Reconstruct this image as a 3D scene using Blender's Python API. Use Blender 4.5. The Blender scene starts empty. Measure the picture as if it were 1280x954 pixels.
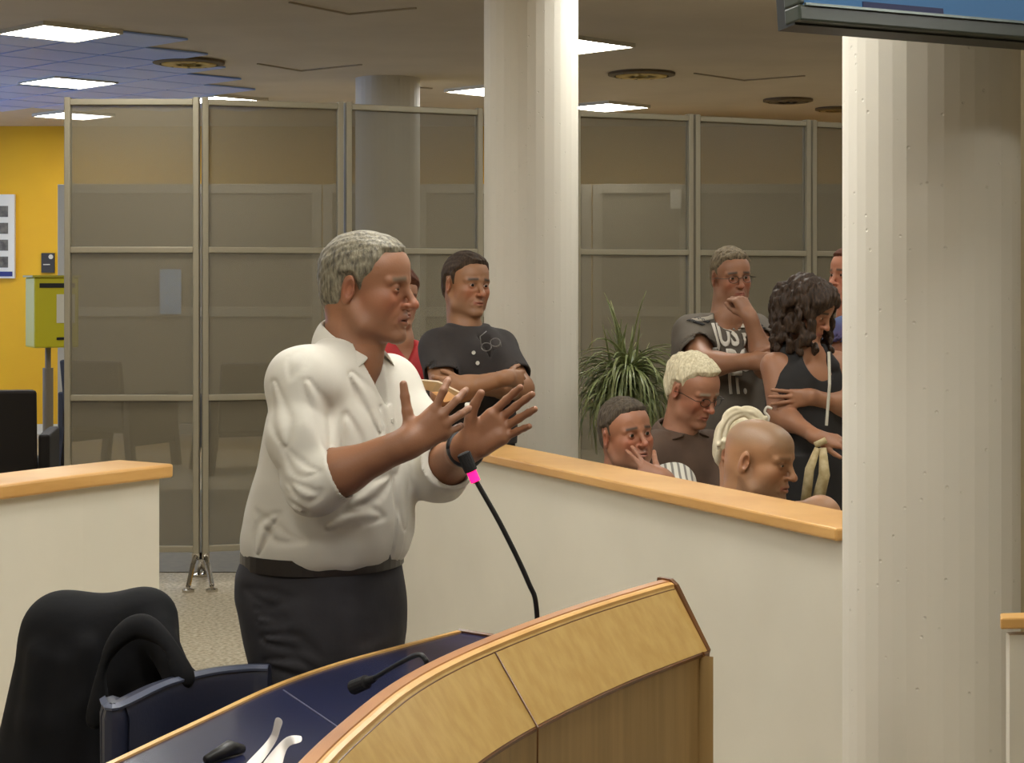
import bpy, bmesh, math, random
import numpy as np
from mathutils import Vector, Matrix
random.seed(4); rng = np.random.default_rng(4)

# ---------------------------------------------------------------- camera, world, light level
S = bpy.context.scene
S.view_settings.view_transform = 'Standard'; S.view_settings.look = 'None'
S.view_settings.gamma = 1.0; S.view_settings.use_curve_mapping = False
S.view_settings.exposure = 0.0
S.cycles.use_denoising = True
S.cycles.max_bounces = 8; S.cycles.transparent_max_bounces = 16
EYE = 1.6; FP = 2200.0; HOR = 350.0
cam = bpy.data.objects.new('camera', bpy.data.cameras.new('camera'))
S.collection.objects.link(cam); S.camera = cam
cam.location = (0, 0, EYE); cam.rotation_euler = (math.pi/2, 0, 0)
cam.data.sensor_width = 36; cam.data.lens = 36*FP/1280
cam.data.shift_y = -(477-HOR)/1280; cam.data.clip_end = 60
W = bpy.data.worlds.new('world'); S.world = W; W.use_nodes = True
W.node_tree.nodes['Background'].inputs[0].default_value = (.9, .85, .75, 1)
W.node_tree.nodes['Background'].inputs[1].default_value = .3
CEIL = 3.2
PANEL_W = 33.0            # radiance of the ceiling luminaires
# luminaires: (x, y) on the ceiling; the first ones are in view, the rest unseen, the last few added to brighten the far room and column
def ceil_at(px, py):
    d = (CEIL-EYE)*FP/(HOR-py); return ((px-640)*d/FP, d)
PANELS_SEEN = [ceil_at(75, 37), ceil_at(85, 100), ceil_at(92, 142), ceil_at(278, 122.5), ceil_at(615, 111), ceil_at(720, 54), ceil_at(758, 131)]
PANELS_UNSEEN = [(-2.9, 0.6), (-.9, 1.2), (-3.6, 3.6), (-1.9, 5.2), (.25, 2.5), (3.2, 2.4), (2.3, 6.1), (.9, 8.3), (-2.0, 8.3), (-.3, 5.0), (3.6, 9.0), (.25, 4.1), (-5.6, 11.5), (5.4, 12.5), (5.9, 16.0), (-6.4, 15.5)]

def P(px, py, d):
    return np.array([(px-640)*d/FP, d, EYE-(py-HOR)*d/FP])
def lin(c):
    c = [v/255 if max(c) > 1.01 else v for v in c]
    return tuple((v/12.92 if v <= .04045 else ((v+.055)/1.055)**2.4) for v in c)

# ---------------------------------------------------------------- materials
MATS = {}
def mat(name, col, rough=.6, metal=0., col2=None, scale=8., stretch=(1, 1, 1), bump=0., bscale=None, detail=4., attr=False, spec=.5, sheen=0., coat=0., lo=.35, hi=.65):
    if name in MATS: return MATS[name]
    m = bpy.data.materials.new(name); m.use_nodes = True; nt = m.node_tree; N = nt.nodes; L = nt.links
    b = N['Principled BSDF']; b.inputs['Roughness'].default_value = rough; b.inputs['Metallic'].default_value = metal
    b.inputs['Specular IOR Level'].default_value = spec
    if sheen: b.inputs['Sheen Weight'].default_value = sheen
    if coat: b.inputs['Coat Weight'].default_value = coat; b.inputs['Coat Roughness'].default_value = .15
    tc = N.new('ShaderNodeTexCoord'); mp = N.new('ShaderNodeMapping'); mp.inputs['Scale'].default_value = stretch
    L.new(tc.outputs['Object'], mp.inputs[0])
    c1 = (*lin(col), 1)
    if attr:
        a = N.new('ShaderNodeAttribute'); a.attribute_name = 'Col'; L.new(a.outputs[0], b.inputs['Base Color'])
        b.inputs['Subsurface Weight'].default_value = .08; b.inputs['Subsurface Radius'].default_value = (.02, .008, .004); b.inputs['Subsurface Scale'].default_value = .5
    elif col2 is not None:
        nz = N.new('ShaderNodeTexNoise'); nz.inputs['Scale'].default_value = scale; nz.inputs['Detail'].default_value = detail
        L.new(mp.outputs[0], nz.inputs['Vector'])
        r = N.new('ShaderNodeValToRGB'); r.color_ramp.elements[0].position = lo; r.color_ramp.elements[1].position = hi
        r.color_ramp.elements[0].color = c1; r.color_ramp.elements[1].color = (*lin(col2), 1)
        L.new(nz.outputs[0], r.inputs[0]); L.new(r.outputs[0], b.inputs['Base Color'])
    else: b.inputs['Base Color'].default_value = c1
    if bump:
        nb = N.new('ShaderNodeTexNoise'); nb.inputs['Scale'].default_value = bscale or scale; nb.inputs['Detail'].default_value = 5
        L.new(mp.outputs[0], nb.inputs['Vector'])
        bp = N.new('ShaderNodeBump'); bp.inputs['Strength'].default_value = bump; bp.inputs['Distance'].default_value = .004
        L.new(nb.outputs[0], bp.inputs['Height']); L.new(bp.outputs[0], b.inputs['Normal'])
    MATS[name] = m; return m
def emis(name, col, s):
    if name in MATS: return MATS[name]
    m = bpy.data.materials.new(name); m.use_nodes = True; b = m.node_tree.nodes['Principled BSDF']
    b.inputs['Base Color'].default_value = (*lin(col), 1); b.inputs['Emission Color'].default_value = (*lin(col), 1); b.inputs['Emission Strength'].default_value = s
    MATS[name] = m; return m
def wood(name, a, b_, stretch, rough=.38, scale=3.): return mat(name, a, rough, col2=b_, scale=scale, stretch=stretch, bump=.05, bscale=30, coat=.25, detail=8)

# ---------------------------------------------------------------- object helpers
C = S.collection
def tag(o, label=None, cat=None, group=None, kind=None):
    if label: o['label'] = label
    if cat: o['category'] = cat
    if group: o['group'] = group
    if kind: o['kind'] = kind
    return o
def empty(name, loc=(0, 0, 0), label=None, cat=None, group=None):
    o = bpy.data.objects.new(name, None); o.location = loc; o.empty_display_size = .1; C.objects.link(o)
    return tag(o, label, cat, group)
def link(name, me, m, parent=None, smooth=False):
    o = bpy.data.objects.new(name, me); C.objects.link(o)
    for x in (m if isinstance(m, (list, tuple)) else [m]): me.materials.append(x)
    if smooth: me.polygons.foreach_set('use_smooth', [True]*len(me.polygons))
    if parent is not None:
        o.parent = parent
        l = parent.location; p = parent
        o.matrix_parent_inverse = world_of(parent).inverted()
    return o
def world_of(o):
    m = Matrix.LocRotScale(o.location, o.rotation_euler, o.scale)
    if o.parent: m = world_of(o.parent) @ o.matrix_parent_inverse @ m
    return m
class MB:
    def __init__(s): s.v = []; s.f = []; s.mi = []
    def add(s, vs, fs, mi=0):
        n = len(s.v); s.v += [tuple(map(float, v)) for v in vs]; s.f += [tuple(n+i for i in f) for f in fs]; s.mi += [mi]*len(fs); return s
    def box(s, lo, hi, mi=0, M=None):
        vs = [Vector((x, y, z)) for x in (lo[0], hi[0]) for y in (lo[1], hi[1]) for z in (lo[2], hi[2])]
        if M is not None: vs = [M @ v for v in vs]
        return s.add(vs, [(0, 1, 3, 2), (4, 6, 7, 5), (0, 4, 5, 1), (2, 3, 7, 6), (0, 2, 6, 4), (1, 5, 7, 3)], mi)
    def prism(s, poly, z0, z1, mi=0):
        n = len(poly); vs = [(x, y, z0) for x, y in poly]+[(x, y, z1) for x, y in poly]
        return s.add(vs, [tuple(range(n))[::-1], tuple(range(n, 2*n))]+[(i, (i+1) % n, n+(i+1) % n, n+i) for i in range(n)], mi)
    def tube(s, pts, r, seg=8, mi=0, flat=1., up=None, cap=True):
        pts = [Vector(tuple(map(float, p))) for p in pts]; n = len(pts); base = len(s.v)
        rs = r if isinstance(r, (list, tuple)) else [r]*n
        u = Vector(up) if up is not None else None; vs = []; fs = []
        for i, p in enumerate(pts):
            t = (pts[min(i+1, n-1)]-pts[max(i-1, 0)]).normalized()
            if u is None: u = t.orthogonal().normalized()
            u = (u-t*u.dot(t)); u = u.normalized() if u.length > 1e-6 else t.orthogonal().normalized()
            w = t.cross(u)
            for k in range(seg):
                a = 2*math.pi*k/seg; vs.append(p+u*math.cos(a)*rs[i]*flat+w*math.sin(a)*rs[i])
        for i in range(n-1):
            for k in range(seg): fs.append((i*seg+k, i*seg+(k+1) % seg, (i+1)*seg+(k+1) % seg, (i+1)*seg+k))
        if cap: fs += [tuple(range(seg))[::-1], tuple((n-1)*seg+k for k in range(seg))]
        return s.add(vs, fs, mi)
    def sweep(s, pts, prof, mi=0, close=True):
        """prof: list of (offset along the path's outward normal, z); pts: list of (x, y); outward = right of travel"""
        n = len(pts); m = len(prof); vs = []; fs = []
        for i in range(n):
            a = Vector(pts[max(i-1, 0)]); b = Vector(pts[min(i+1, n-1)]); t = (b-a).normalized(); nn = Vector((t.y, -t.x))
            for o, z in prof: vs.append((pts[i][0]+nn.x*o, pts[i][1]+nn.y*o, z))
        for i in range(n-1):
            for k in range(m if close else m-1): fs.append((i*m+k, i*m+(k+1) % m, (i+1)*m+(k+1) % m, (i+1)*m+k))
        if close: fs += [tuple(range(m))[::-1], tuple((n-1)*m+k for k in range(m))]
        return s.add(vs, fs, mi)
    def lathe(s, prof, c=(0, 0, 0), seg=32, mi=0):
        n = len(prof); vs = []; fs = []
        for k in range(seg):
            a = 2*math.pi*k/seg
            for r, z in prof: vs.append((c[0]+r*math.cos(a), c[1]+r*math.sin(a), c[2]+z))
        for k in range(seg):
            for i in range(n-1): fs.append((k*n+i, ((k+1) % seg)*n+i, ((k+1) % seg)*n+i+1, k*n+i+1))
        return s.add(vs, fs, mi)
    def mesh(s, name):
        me = bpy.data.meshes.new(name); me.from_pydata(s.v, [], s.f); me.polygons.foreach_set('material_index', s.mi); me.update()
        bm = bmesh.new(); bm.from_mesh(me); bmesh.ops.recalc_face_normals(bm, faces=bm.faces); bm.to_mesh(me); bm.free()
        return me
    def build(s, name, m, parent=None, bevel=0., smooth=False, seg=2):
        o = link(name, s.mesh(name), m, parent, smooth)
        if bevel:
            b = o.modifiers.new('bevel', 'BEVEL'); b.width = bevel; b.segments = seg; b.limit_method = 'ANGLE'; b.angle_limit = math.radians(40)
        return o
def rotz(a, c=(0, 0, 0)): return Matrix.Translation(Vector(c)) @ Matrix.Rotation(a, 4, 'Z')
def catmull(pts, n=8):
    pts = [np.array(p, float) for p in pts]; q = [2*pts[0]-pts[1]]+pts+[2*pts[-1]-pts[-2]]; out = []
    for i in range(1, len(q)-2):
        for k in range(n):
            t = k/n; a, b, c, d = q[i-1:i+3]
            out.append(.5*((2*b)+(-a+c)*t+(2*a-5*b+4*c-d)*t*t+(-a+3*b-3*c+d)*t**3))
    out.append(pts[-1]); return out

# ---------------------------------------------------------------- implicit surfaces (bodies and cloth)
f4 = np.float32
class Xf:
    def __init__(s, o, R=None, sc=1.): s.o = np.array(o, float); s.R = np.eye(3) if R is None else np.array(R, float); s.s = sc
    def w(s, p): return s.o+s.s*(s.R @ np.array(p, float))
    def l(s, V): return ((V-s.o) @ s.R)/s.s
    def lg(s, X, Y, Z):
        a = X-s.o[0]; b = Y-s.o[1]; c = Z-s.o[2]; R = s.R/s.s
        return [a*f4(R[0, i])+b*f4(R[1, i])+c*f4(R[2, i]) for i in range(3)]
def facing(psi, pitch=0., roll=0.):
    """columns: forward, left, up"""
    a = math.radians(psi); p = math.radians(pitch); r = math.radians(roll)
    Rz = np.array([[math.cos(a), -math.sin(a), 0], [math.sin(a), math.cos(a), 0], [0, 0, 1]])
    Ry = np.array([[math.cos(p), 0, math.sin(p)], [0, 1, 0], [-math.sin(p), 0, math.cos(p)]])
    Rx = np.array([[1, 0, 0], [0, math.cos(r), -math.sin(r)], [0, math.sin(r), math.cos(r)]])
    return Rz @ Ry @ Rx
class Pr:
    def __init__(s, lo, hi, f): s.lo = np.array(lo, float); s.hi = np.array(hi, float); s.f = f
def ell(c, r, R=None, xf=None):
    c = np.array(c, float); r = np.array(r, float); R = np.eye(3) if R is None else np.array(R, float)
    if xf is not None: c = xf.w(c); r = r*xf.s; R = xf.R @ R
    e = np.sqrt(((R*r)**2).sum(1))
    def f(X, Y, Z):
        a = X-f4(c[0]); b = Y-f4(c[1]); d = Z-f4(c[2])
        q = [(a*f4(R[0, i])+b*f4(R[1, i])+d*f4(R[2, i]))/f4(r[i]) for i in range(3)]
        k0 = np.sqrt(q[0]**2+q[1]**2+q[2]**2); k1 = np.sqrt((q[0]/r[0])**2+(q[1]/r[1])**2+(q[2]/r[2])**2)
        return (k0*(k0-1)/np.maximum(k1, 1e-6)).astype(f4)
    return Pr(c-e, c+e, f)
def rc(a, b, ra, rb, xf=None):
    a = np.array(a, float); b = np.array(b, float)
    if xf is not None: a = xf.w(a); b = xf.w(b); ra *= xf.s; rb *= xf.s
    ab = b-a; L = max(float(ab @ ab), 1e-9); m = max(ra, rb)
    def f(X, Y, Z):
        x = X-f4(a[0]); y = Y-f4(a[1]); z = Z-f4(a[2])
        t = np.clip((x*f4(ab[0])+y*f4(ab[1])+z*f4(ab[2]))/f4(L), 0, 1)
        return np.sqrt((x-t*f4(ab[0]))**2+(y-t*f4(ab[1]))**2+(z-t*f4(ab[2]))**2)-(f4(ra)+f4(rb-ra)*t)
    return Pr(np.minimum(a, b)-m, np.maximum(a, b)+m, f)
def bx(c, h, R=None, r=.01, xf=None):
    c = np.array(c, float); h = np.array(h, float); R = np.eye(3) if R is None else np.array(R, float)
    if xf is not None: c = xf.w(c); h = h*xf.s; R = xf.R @ R
    e = (np.abs(R)*h).sum(1); hi = h-r
    def f(X, Y, Z):
        a = X-f4(c[0]); b = Y-f4(c[1]); d = Z-f4(c[2])
        q = [np.abs(a*f4(R[0, i])+b*f4(R[1, i])+d*f4(R[2, i]))-f4(hi[i]) for i in range(3)]
        return np.sqrt(np.maximum(q[0], 0)**2+np.maximum(q[1], 0)**2+np.maximum(q[2], 0)**2)+np.minimum(np.maximum(q[0], np.maximum(q[1], q[2])), 0)-f4(r)
    return Pr(c-e, c+e, f)
def loft(sl, psi, n=2.4, grow=0.):
    """sl rows (z, cx, cy, half width, half depth), lateral axis = left of the facing direction"""
    sl = np.array(sorted(sl, key=lambda r: r[0]), float); zs = sl[:, 0]
    zz = np.linspace(zs[0], zs[-1], 90)
    # smooth the interpolation a little
    tab = np.stack([np.interp(zz, zs, sl[:, i]) for i in range(1, 5)], 1)
    for _ in range(6): tab[1:-1] = (tab[:-2]+2*tab[1:-1]+tab[2:])/4
    F = (math.cos(math.radians(psi)), math.sin(math.radians(psi)))
    m = tab[:, 2:].max()+grow+.01
    lo = (tab[:, 0].min()-m, tab[:, 1].min()-m, zs[0]); hi = (tab[:, 0].max()+m, tab[:, 1].max()+m, zs[-1])
    def f(X, Y, Z):
        z = Z.ravel(); g = [np.interp(z, zz, tab[:, i]).astype(f4).reshape(1, 1, -1) for i in range(4)]
        x = X-g[0]; y = Y-g[1]; u = np.abs(-x*f4(F[1])+y*f4(F[0]))/(g[2]+f4(grow)); v = np.abs(x*f4(F[0])+y*f4(F[1]))/(g[3]+f4(grow))
        d = ((u**n+v**n)**(1/n)-1)*np.minimum(g[2], g[3])
        return np.maximum(np.maximum(d, Z-f4(zs[-1])), f4(zs[0])-Z).astype(f4)
    return Pr(lo, hi, f)
def smin(a, b, k):
    if k <= 0: return np.minimum(a, b)
    h = np.maximum(k-np.abs(a-b), 0)/k; return np.minimum(a, b)-h*h*f4(k/4)
def smax(a, b, k): return -smin(-a, -b, k)
def comp(prs, k=.02, cuts=(), kc=.004):
    lo = np.min([p.lo for p in prs], 0)-k; hi = np.max([p.hi for p in prs], 0)+k
    def f(X, Y, Z):
        d = prs[0].f(X, Y, Z)
        for p in prs[1:]: d = smin(d, p.f(X, Y, Z), k)
        for c, n in cuts:
            n = np.array(n, float)/np.linalg.norm(n)
            d = smax(d, (X-f4(c[0]))*f4(n[0])+(Y-f4(c[1]))*f4(n[1])+(Z-f4(c[2]))*f4(n[2]), kc)
        return d
    return Pr(lo, hi, f)
def poly2(pts, xf, i=0, j=2, inv=False):
    """signed distance to a polygon in two local coordinates of a frame"""
    pts = np.array(pts, float)
    def f(X, Y, Z):
        q = xf.lg(X, Y, Z); x = q[i]; y = q[j]; d = None; s = None; n = len(pts)
        for a in range(n):
            p = pts[a]; b = pts[(a+1) % n]; e = b-p; wx = x-f4(p[0]); wy = y-f4(p[1])
            t = np.clip((wx*f4(e[0])+wy*f4(e[1]))/f4(e @ e), 0, 1); dd = (wx-t*f4(e[0]))**2+(wy-t*f4(e[1]))**2
            c1 = y >= p[1]; c2 = y < b[1]; c3 = e[0]*wy > e[1]*wx
            flip = (c1 & c2 & c3) | (~c1 & ~c2 & ~c3)
            d = dd if d is None else np.minimum(d, dd); s = flip if s is None else s ^ flip
        d = np.sqrt(d)*f4(xf.s); d = np.where(s, -d, d)
        return -d if inv else d
    return f
def wav(seed, freq, amp, axis=None, stretch=1.):
    """cheap smooth noise: a few sines in random directions, optionally stretched along an axis"""
    r = np.random.default_rng(seed); D = r.normal(size=(7, 3)); D /= np.linalg.norm(D, axis=1)[:, None]; ph = r.uniform(0, 6.28, 7); fr = freq*r.uniform(.6, 1.5, 7)
    if axis is not None:
        ax = np.array(axis, float)/np.linalg.norm(axis); D = D-np.outer(D @ ax, ax)*(1-1/stretch)
    def f(X, Y, Z):
        o = 0
        for k in range(7): o = o+np.sin((X*f4(D[k, 0]*fr[k])+Y*f4(D[k, 1]*fr[k])+Z*f4(D[k, 2]*fr[k]))+f4(ph[k]))
        return (o*f4(amp/3)).astype(f4)
    return f
class Grid:
    BIG = .12
    def __init__(s, lo, hi, vox):
        s.lo = np.array(lo, float); s.vox = vox; s.n = np.maximum(np.ceil((np.array(hi)-s.lo)/vox).astype(int)+1, 4)
        s.ax = [(s.lo[i]+vox*np.arange(s.n[i])).astype(f4) for i in range(3)]; s.v = np.full(s.n, s.BIG, f4)
    def reg(s, lo, hi, pad):
        a = np.clip(np.floor((lo-pad-s.lo)/s.vox).astype(int), 0, s.n); b = np.clip(np.ceil((hi+pad-s.lo)/s.vox).astype(int)+1, 0, s.n)
        if (b-a <= 0).any(): return None
        sl = tuple(slice(a[i], b[i]) for i in range(3)); X = s.ax[0][sl[0]][:, None, None]; Y = s.ax[1][sl[1]][None, :, None]; Z = s.ax[2][sl[2]][None, None, :]
        return sl, X, Y, Z
    def run(s, ops):
        for op in ops:
            kind, p, k = op[:3]
            r = s.reg(p.lo, p.hi, abs(k)+3*s.vox) if kind != 'cut' else s.reg(p.lo, p.hi, 0)
            if r is None: continue
            sl, X, Y, Z = r; d = p.f(X, Y, Z); w = s.v[sl]
            if kind == 'add': s.v[sl] = smin(w, d, k)
            elif kind == 'sub': s.v[sl] = smax(w, -d, k)
            elif kind == 'cut': s.v[sl] = smax(w, d, k)      # keep the inside of p
            elif kind == 'off': s.v[sl] = w+d
    def net(s):
        v = s.v; ins = v < 0; n = s.n
        c = np.zeros(n-1, np.int8)
        for i in (0, 1):
            for j in (0, 1):
                for k in (0, 1): c += ins[i:n[0]-1+i, j:n[1]-1+j, k:n[2]-1+k]
        act = (c > 0) & (c < 8); idx = np.full(n-1, -1, np.int64); I = np.argwhere(act); idx[act] = np.arange(len(I))
        if len(I) == 0: return np.zeros((0, 3)), np.zeros((0, 4), int)
        acc = np.zeros((len(I), 3)); cnt = np.zeros(len(I))
        co = [(i, j, k) for i in (0, 1) for j in (0, 1) for k in (0, 1)]
        for a in co:
            for ax in range(3):
                if a[ax]: continue
                b = list(a); b[ax] = 1
                va = v[I[:, 0]+a[0], I[:, 1]+a[1], I[:, 2]+a[2]]; vb = v[I[:, 0]+b[0], I[:, 1]+b[1], I[:, 2]+b[2]]
                m = (va < 0) != (vb < 0); t = np.where(m, va/np.where(m, va-vb, 1), 0)
                p = np.tile(np.array(a, float), (len(I), 1)); p[:, ax] = t; acc[m] += p[m]; cnt[m] += 1
        V = s.lo+(I+acc/cnt[:, None])*s.vox; Q = []
        for ax in range(3):
            o = [i for i in range(3) if i != ax]
            sa = [slice(None)]*3; sb = [slice(None)]*3; sa[ax] = slice(0, n[ax]-1); sb[ax] = slice(1, n[ax])
            A = ins[tuple(sa)]; B = ins[tuple(sb)]; E = np.argwhere(A != B)
            E = E[(E[:, o[0]] > 0) & (E[:, o[1]] > 0) & (E[:, o[0]] < n[o[0]]-1) & (E[:, o[1]] < n[o[1]]-1)]
            if not len(E): continue
            q = []
            for da, db in ((-1, -1), (0, -1), (0, 0), (-1, 0)):
                g = E.copy(); g[:, o[0]] += da; g[:, o[1]] += db; q.append(idx[g[:, 0], g[:, 1], g[:, 2]])
            q = np.stack(q, 1); fl = A[E[:, 0], E[:, 1], E[:, 2]]
            if ax == 1: fl = ~fl
            q[~fl] = q[~fl][:, ::-1]; Q.append(q)
        return V, np.concatenate(Q)
def bounds(ops):
    a = [o[1] for o in ops if o[0] == 'add']; return np.min([p.lo for p in a], 0)-.02, np.max([p.hi for p in a], 0)+.02
def surf(name, ops, vox, m, parent=None, fine=(), colf=None, post=None):
    """fine: list of (lo, hi, vox) boxes meshed more finely than the rest"""
    lo, hi = bounds(ops); VS = []; QS = []; nv = 0
    for i, (l, h, vx) in enumerate([(lo, hi, vox)]+list(fine)):
        g = Grid(np.maximum(l, lo), np.minimum(h, hi), vx); g.run(ops); V, Q = g.net()
        if i == 0 and fine and len(Q):
            cc = V[Q].mean(1); keep = np.ones(len(Q), bool)
            for (fl, fh, fv) in fine: keep &= ~((cc > np.array(fl)+vox*.8) & (cc < np.array(fh)-vox*.8)).all(1)
            Q = Q[keep]
        VS.append(V); QS.append(Q+nv); nv += len(V)
    V = np.concatenate(VS); Q = np.concatenate(QS)
    used = np.unique(Q); mp = np.full(len(V), -1); mp[used] = np.arange(len(used)); V = V[used]; Q = mp[Q]
    if post is not None: V = post(V)
    me = bpy.data.meshes.new(name); me.vertices.add(len(V)); me.vertices.foreach_set('co', V.astype(f4).ravel())
    me.loops.add(Q.size); me.loops.foreach_set('vertex_index', Q.astype(np.int32).ravel())
    me.polygons.add(len(Q)); me.polygons.foreach_set('loop_start', np.arange(0, Q.size, 4, dtype=np.int32)); me.update(calc_edges=True); me.validate()
    me.polygons.foreach_set('use_smooth', np.ones(len(me.polygons), bool))
    if colf is not None:
        at = me.color_attributes.new('Col', 'FLOAT_COLOR', 'POINT'); c = np.ones((len(V), 4), f4); c[:, :3] = colf(V); at.data.foreach_set('color', c.ravel())
    return link(name, me, m, parent)
# ---------------------------------------------------------------- surface materials
M_ceil = mat('ceiling_board', (206, 192, 168), .85, col2=(198, 184, 160), scale=1.5)
M_white = mat('white_plaster', (206, 200, 184), .8, col2=(199, 193, 177), scale=2., bump=.05, bscale=60)
M_yellow = mat('yellow_paint', (228, 176, 4), .6, col2=(220, 166, 4), scale=1.2)
M_side = mat('warm_grey_paint', (214, 206, 190), .8)
M_frame = mat('grey_aluminium', (150, 142, 122), .5, metal=.3)
M_frame_back = mat('pale_aluminium', (160, 152, 134), .5, metal=.2)
M_cap = wood('beech_cap', (205, 158, 92), (186, 138, 72), (1, 1, 6), .42)
M_desk = wood('beech_veneer', (194, 160, 96), (182, 146, 82), (14, 14, 1.), .36, 3.)
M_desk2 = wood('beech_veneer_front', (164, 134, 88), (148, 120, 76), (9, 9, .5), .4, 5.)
M_edge = wood('beech_edge', (222, 176, 108), (205, 156, 88), (3, 3, 3), .35)
M_dark = wood('brown_edge', (112, 70, 34), (92, 56, 26), (3, 3, 3), .4)
M_black = mat('black_plastic', (20, 19, 19), .45)
M_chrome = mat('chrome', (190, 186, 178), .2, metal=1.)

def screen_mesh(name, col, t):
    """woven screen fabric: part of the light passes straight through the gaps"""
    m = bpy.data.materials.new(name); m.use_nodes = True; nt = m.node_tree; b = nt.nodes['Principled BSDF']
    b.inputs['Base Color'].default_value = (*lin(col), 1); b.inputs['Roughness'].default_value = .42
    tr = nt.nodes.new('ShaderNodeBsdfTransparent'); mx = nt.nodes.new('ShaderNodeMixShader'); mx.inputs[0].default_value = t
    nt.links.new(b.outputs[0], mx.inputs[1]); nt.links.new(tr.outputs[0], mx.inputs[2])
    nt.links.new(mx.outputs[0], nt.nodes['Material Output'].inputs[0]); return m
M_mesh = screen_mesh('screen_fabric', (122, 114, 94), .42)
M_mesh_back = screen_mesh('screen_fabric_back', (132, 124, 106), .12)

# column paint: pale, with small pits left by air bubbles
def column_mat():
    m = mat('column_paint', (214, 208, 194), .6, col2=(206, 200, 186), scale=2.5, stretch=(1, 1, .15))
    nt = m.node_tree; N = nt.nodes; L = nt.links; b = N['Principled BSDF']
    tc = N.new('ShaderNodeTexCoord'); v = N.new('ShaderNodeTexVoronoi'); v.inputs['Scale'].default_value = 26
    L.new(tc.outputs['Object'], v.inputs['Vector'])
    r = N.new('ShaderNodeValToRGB'); r.color_ramp.elements[0].position = .05; r.color_ramp.elements[1].position = .11
    r.color_ramp.elements[0].color = (0, 0, 0, 1); r.color_ramp.elements[1].color = (1, 1, 1, 1)
    bp = N.new('ShaderNodeBump'); bp.inputs['Strength'].default_value = .55; bp.inputs['Distance'].default_value = .004
    L.new(v.outputs['Distance'], r.inputs[0]); L.new(r.outputs[0], bp.inputs['Height']); L.new(bp.outputs[0], b.inputs['Normal'])
    return m
M_col = column_mat()

# floor: speckled terrazzo near, darker floor covering beyond the screens
def floor_mat():
    m = bpy.data.materials.new('terrazzo'); m.use_nodes = True; N = m.node_tree.nodes; L = m.node_tree.links; b = N['Principled BSDF']
    tc = N.new('ShaderNodeTexCoord'); n1 = N.new('ShaderNodeTexNoise'); n1.inputs['Scale'].default_value = 55; n1.inputs['Detail'].default_value = 6
    L.new(tc.outputs['Object'], n1.inputs['Vector'])
    r = N.new('ShaderNodeValToRGB'); r.color_ramp.elements[0].position = .35; r.color_ramp.elements[1].position = .66
    r.color_ramp.elements[0].color = (*lin((160, 148, 124)), 1); r.color_ramp.elements[1].color = (*lin((206, 194, 170)), 1)
    L.new(n1.outputs[0], r.inputs[0]); L.new(r.outputs[0], b.inputs['Base Color']); b.inputs['Roughness'].default_value = .22
    return m
M_floor = floor_mat()
M_floor2 = mat('dark_floor', (88, 82, 66), .6, col2=(78, 72, 58), scale=20)

# ---------------------------------------------------------------- room
def struct(mb, name, m, **k): return tag(mb.build(name, m, **k), kind='structure')
YB = 18.3; XL = -7.5; XR = 7.5; YF = -2.5
struct(MB().box((XL, YF, -.1), (XR, YB, 0)), 'floor', M_floor)
struct(MB().box((XL, 9.62, 0), (XR, 13.4, .004)), 'trim_1', M_floor2)
struct(MB().box((XL, YF, CEIL), (XR, YB, CEIL+.1)), 'ceiling', M_ceil)
struct(MB().box((XL, YB, 0), (XR, YB+.1, CEIL)), 'wall_back', M_yellow)
struct(MB().box((XL-.1, YF, 0), (XL, YB, CEIL)), 'wall_left', M_side)
struct(MB().box((XR, YF, 0), (XR+.1, YB, CEIL)), 'wall_right', M_side)
struct(MB().box((XL, YF-.1, 0), (XR, YF, CEIL)), 'wall_front', M_side)
struct(MB().box((XL, YB-.015, 0), (XR, YB, .1)), 'baseboard_back', mat('pale_baseboard', (214, 208, 190), .5))
struct(MB().box((1.262, 4.46, 0), (3.4, 4.56, CEIL)), 'wall_side', mat('side_wall_paint', (186, 172, 140), .8))

# glowing window added unseen in the left wall to cool the tiled bay
wn = MB(); 
for y0_ in (12.0, 13.7, 15.4): wn.box((XL-.02, y0_, .9), (XL+.04, y0_+.06, 2.6))
for z0_ in (.84, 2.6): wn.box((XL-.02, 12.0, z0_), (XL+.05, 17.1, z0_+.06))
wn.box((XL-.02, 17.04, .9), (XL+.04, 17.1, 2.6)); w1 = struct(wn, 'added_window_1', M_frame)
MB().box((XL-.005, 12.0, .9), (XL+.01, 17.1, 2.6)).build('glow_pane', emis('added_daylight_pane', (150, 190, 255), 3.2), w1)
# faint joints of the ceiling boards, running on the diagonal
mb = MB()
for px0, py0, px1, py1 in [(362, 2, 436, 17), (436, 17, 520, 9), (322, 79, 376, 88), (376, 88, 452, 80), (868, 91, 930, 100), (930, 100, 1006, 94), (190, 60, 250, 78), (460, 104, 540, 110)]:
    a = ceil_at(px0, py0); b = ceil_at(px1, py1)
    mb.tube([(*a, CEIL-.001), (*b, CEIL-.001)], .012, 4)
struct(mb, 'trim_2', mat('ceiling_joint', (164, 150, 126), .9))

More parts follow.
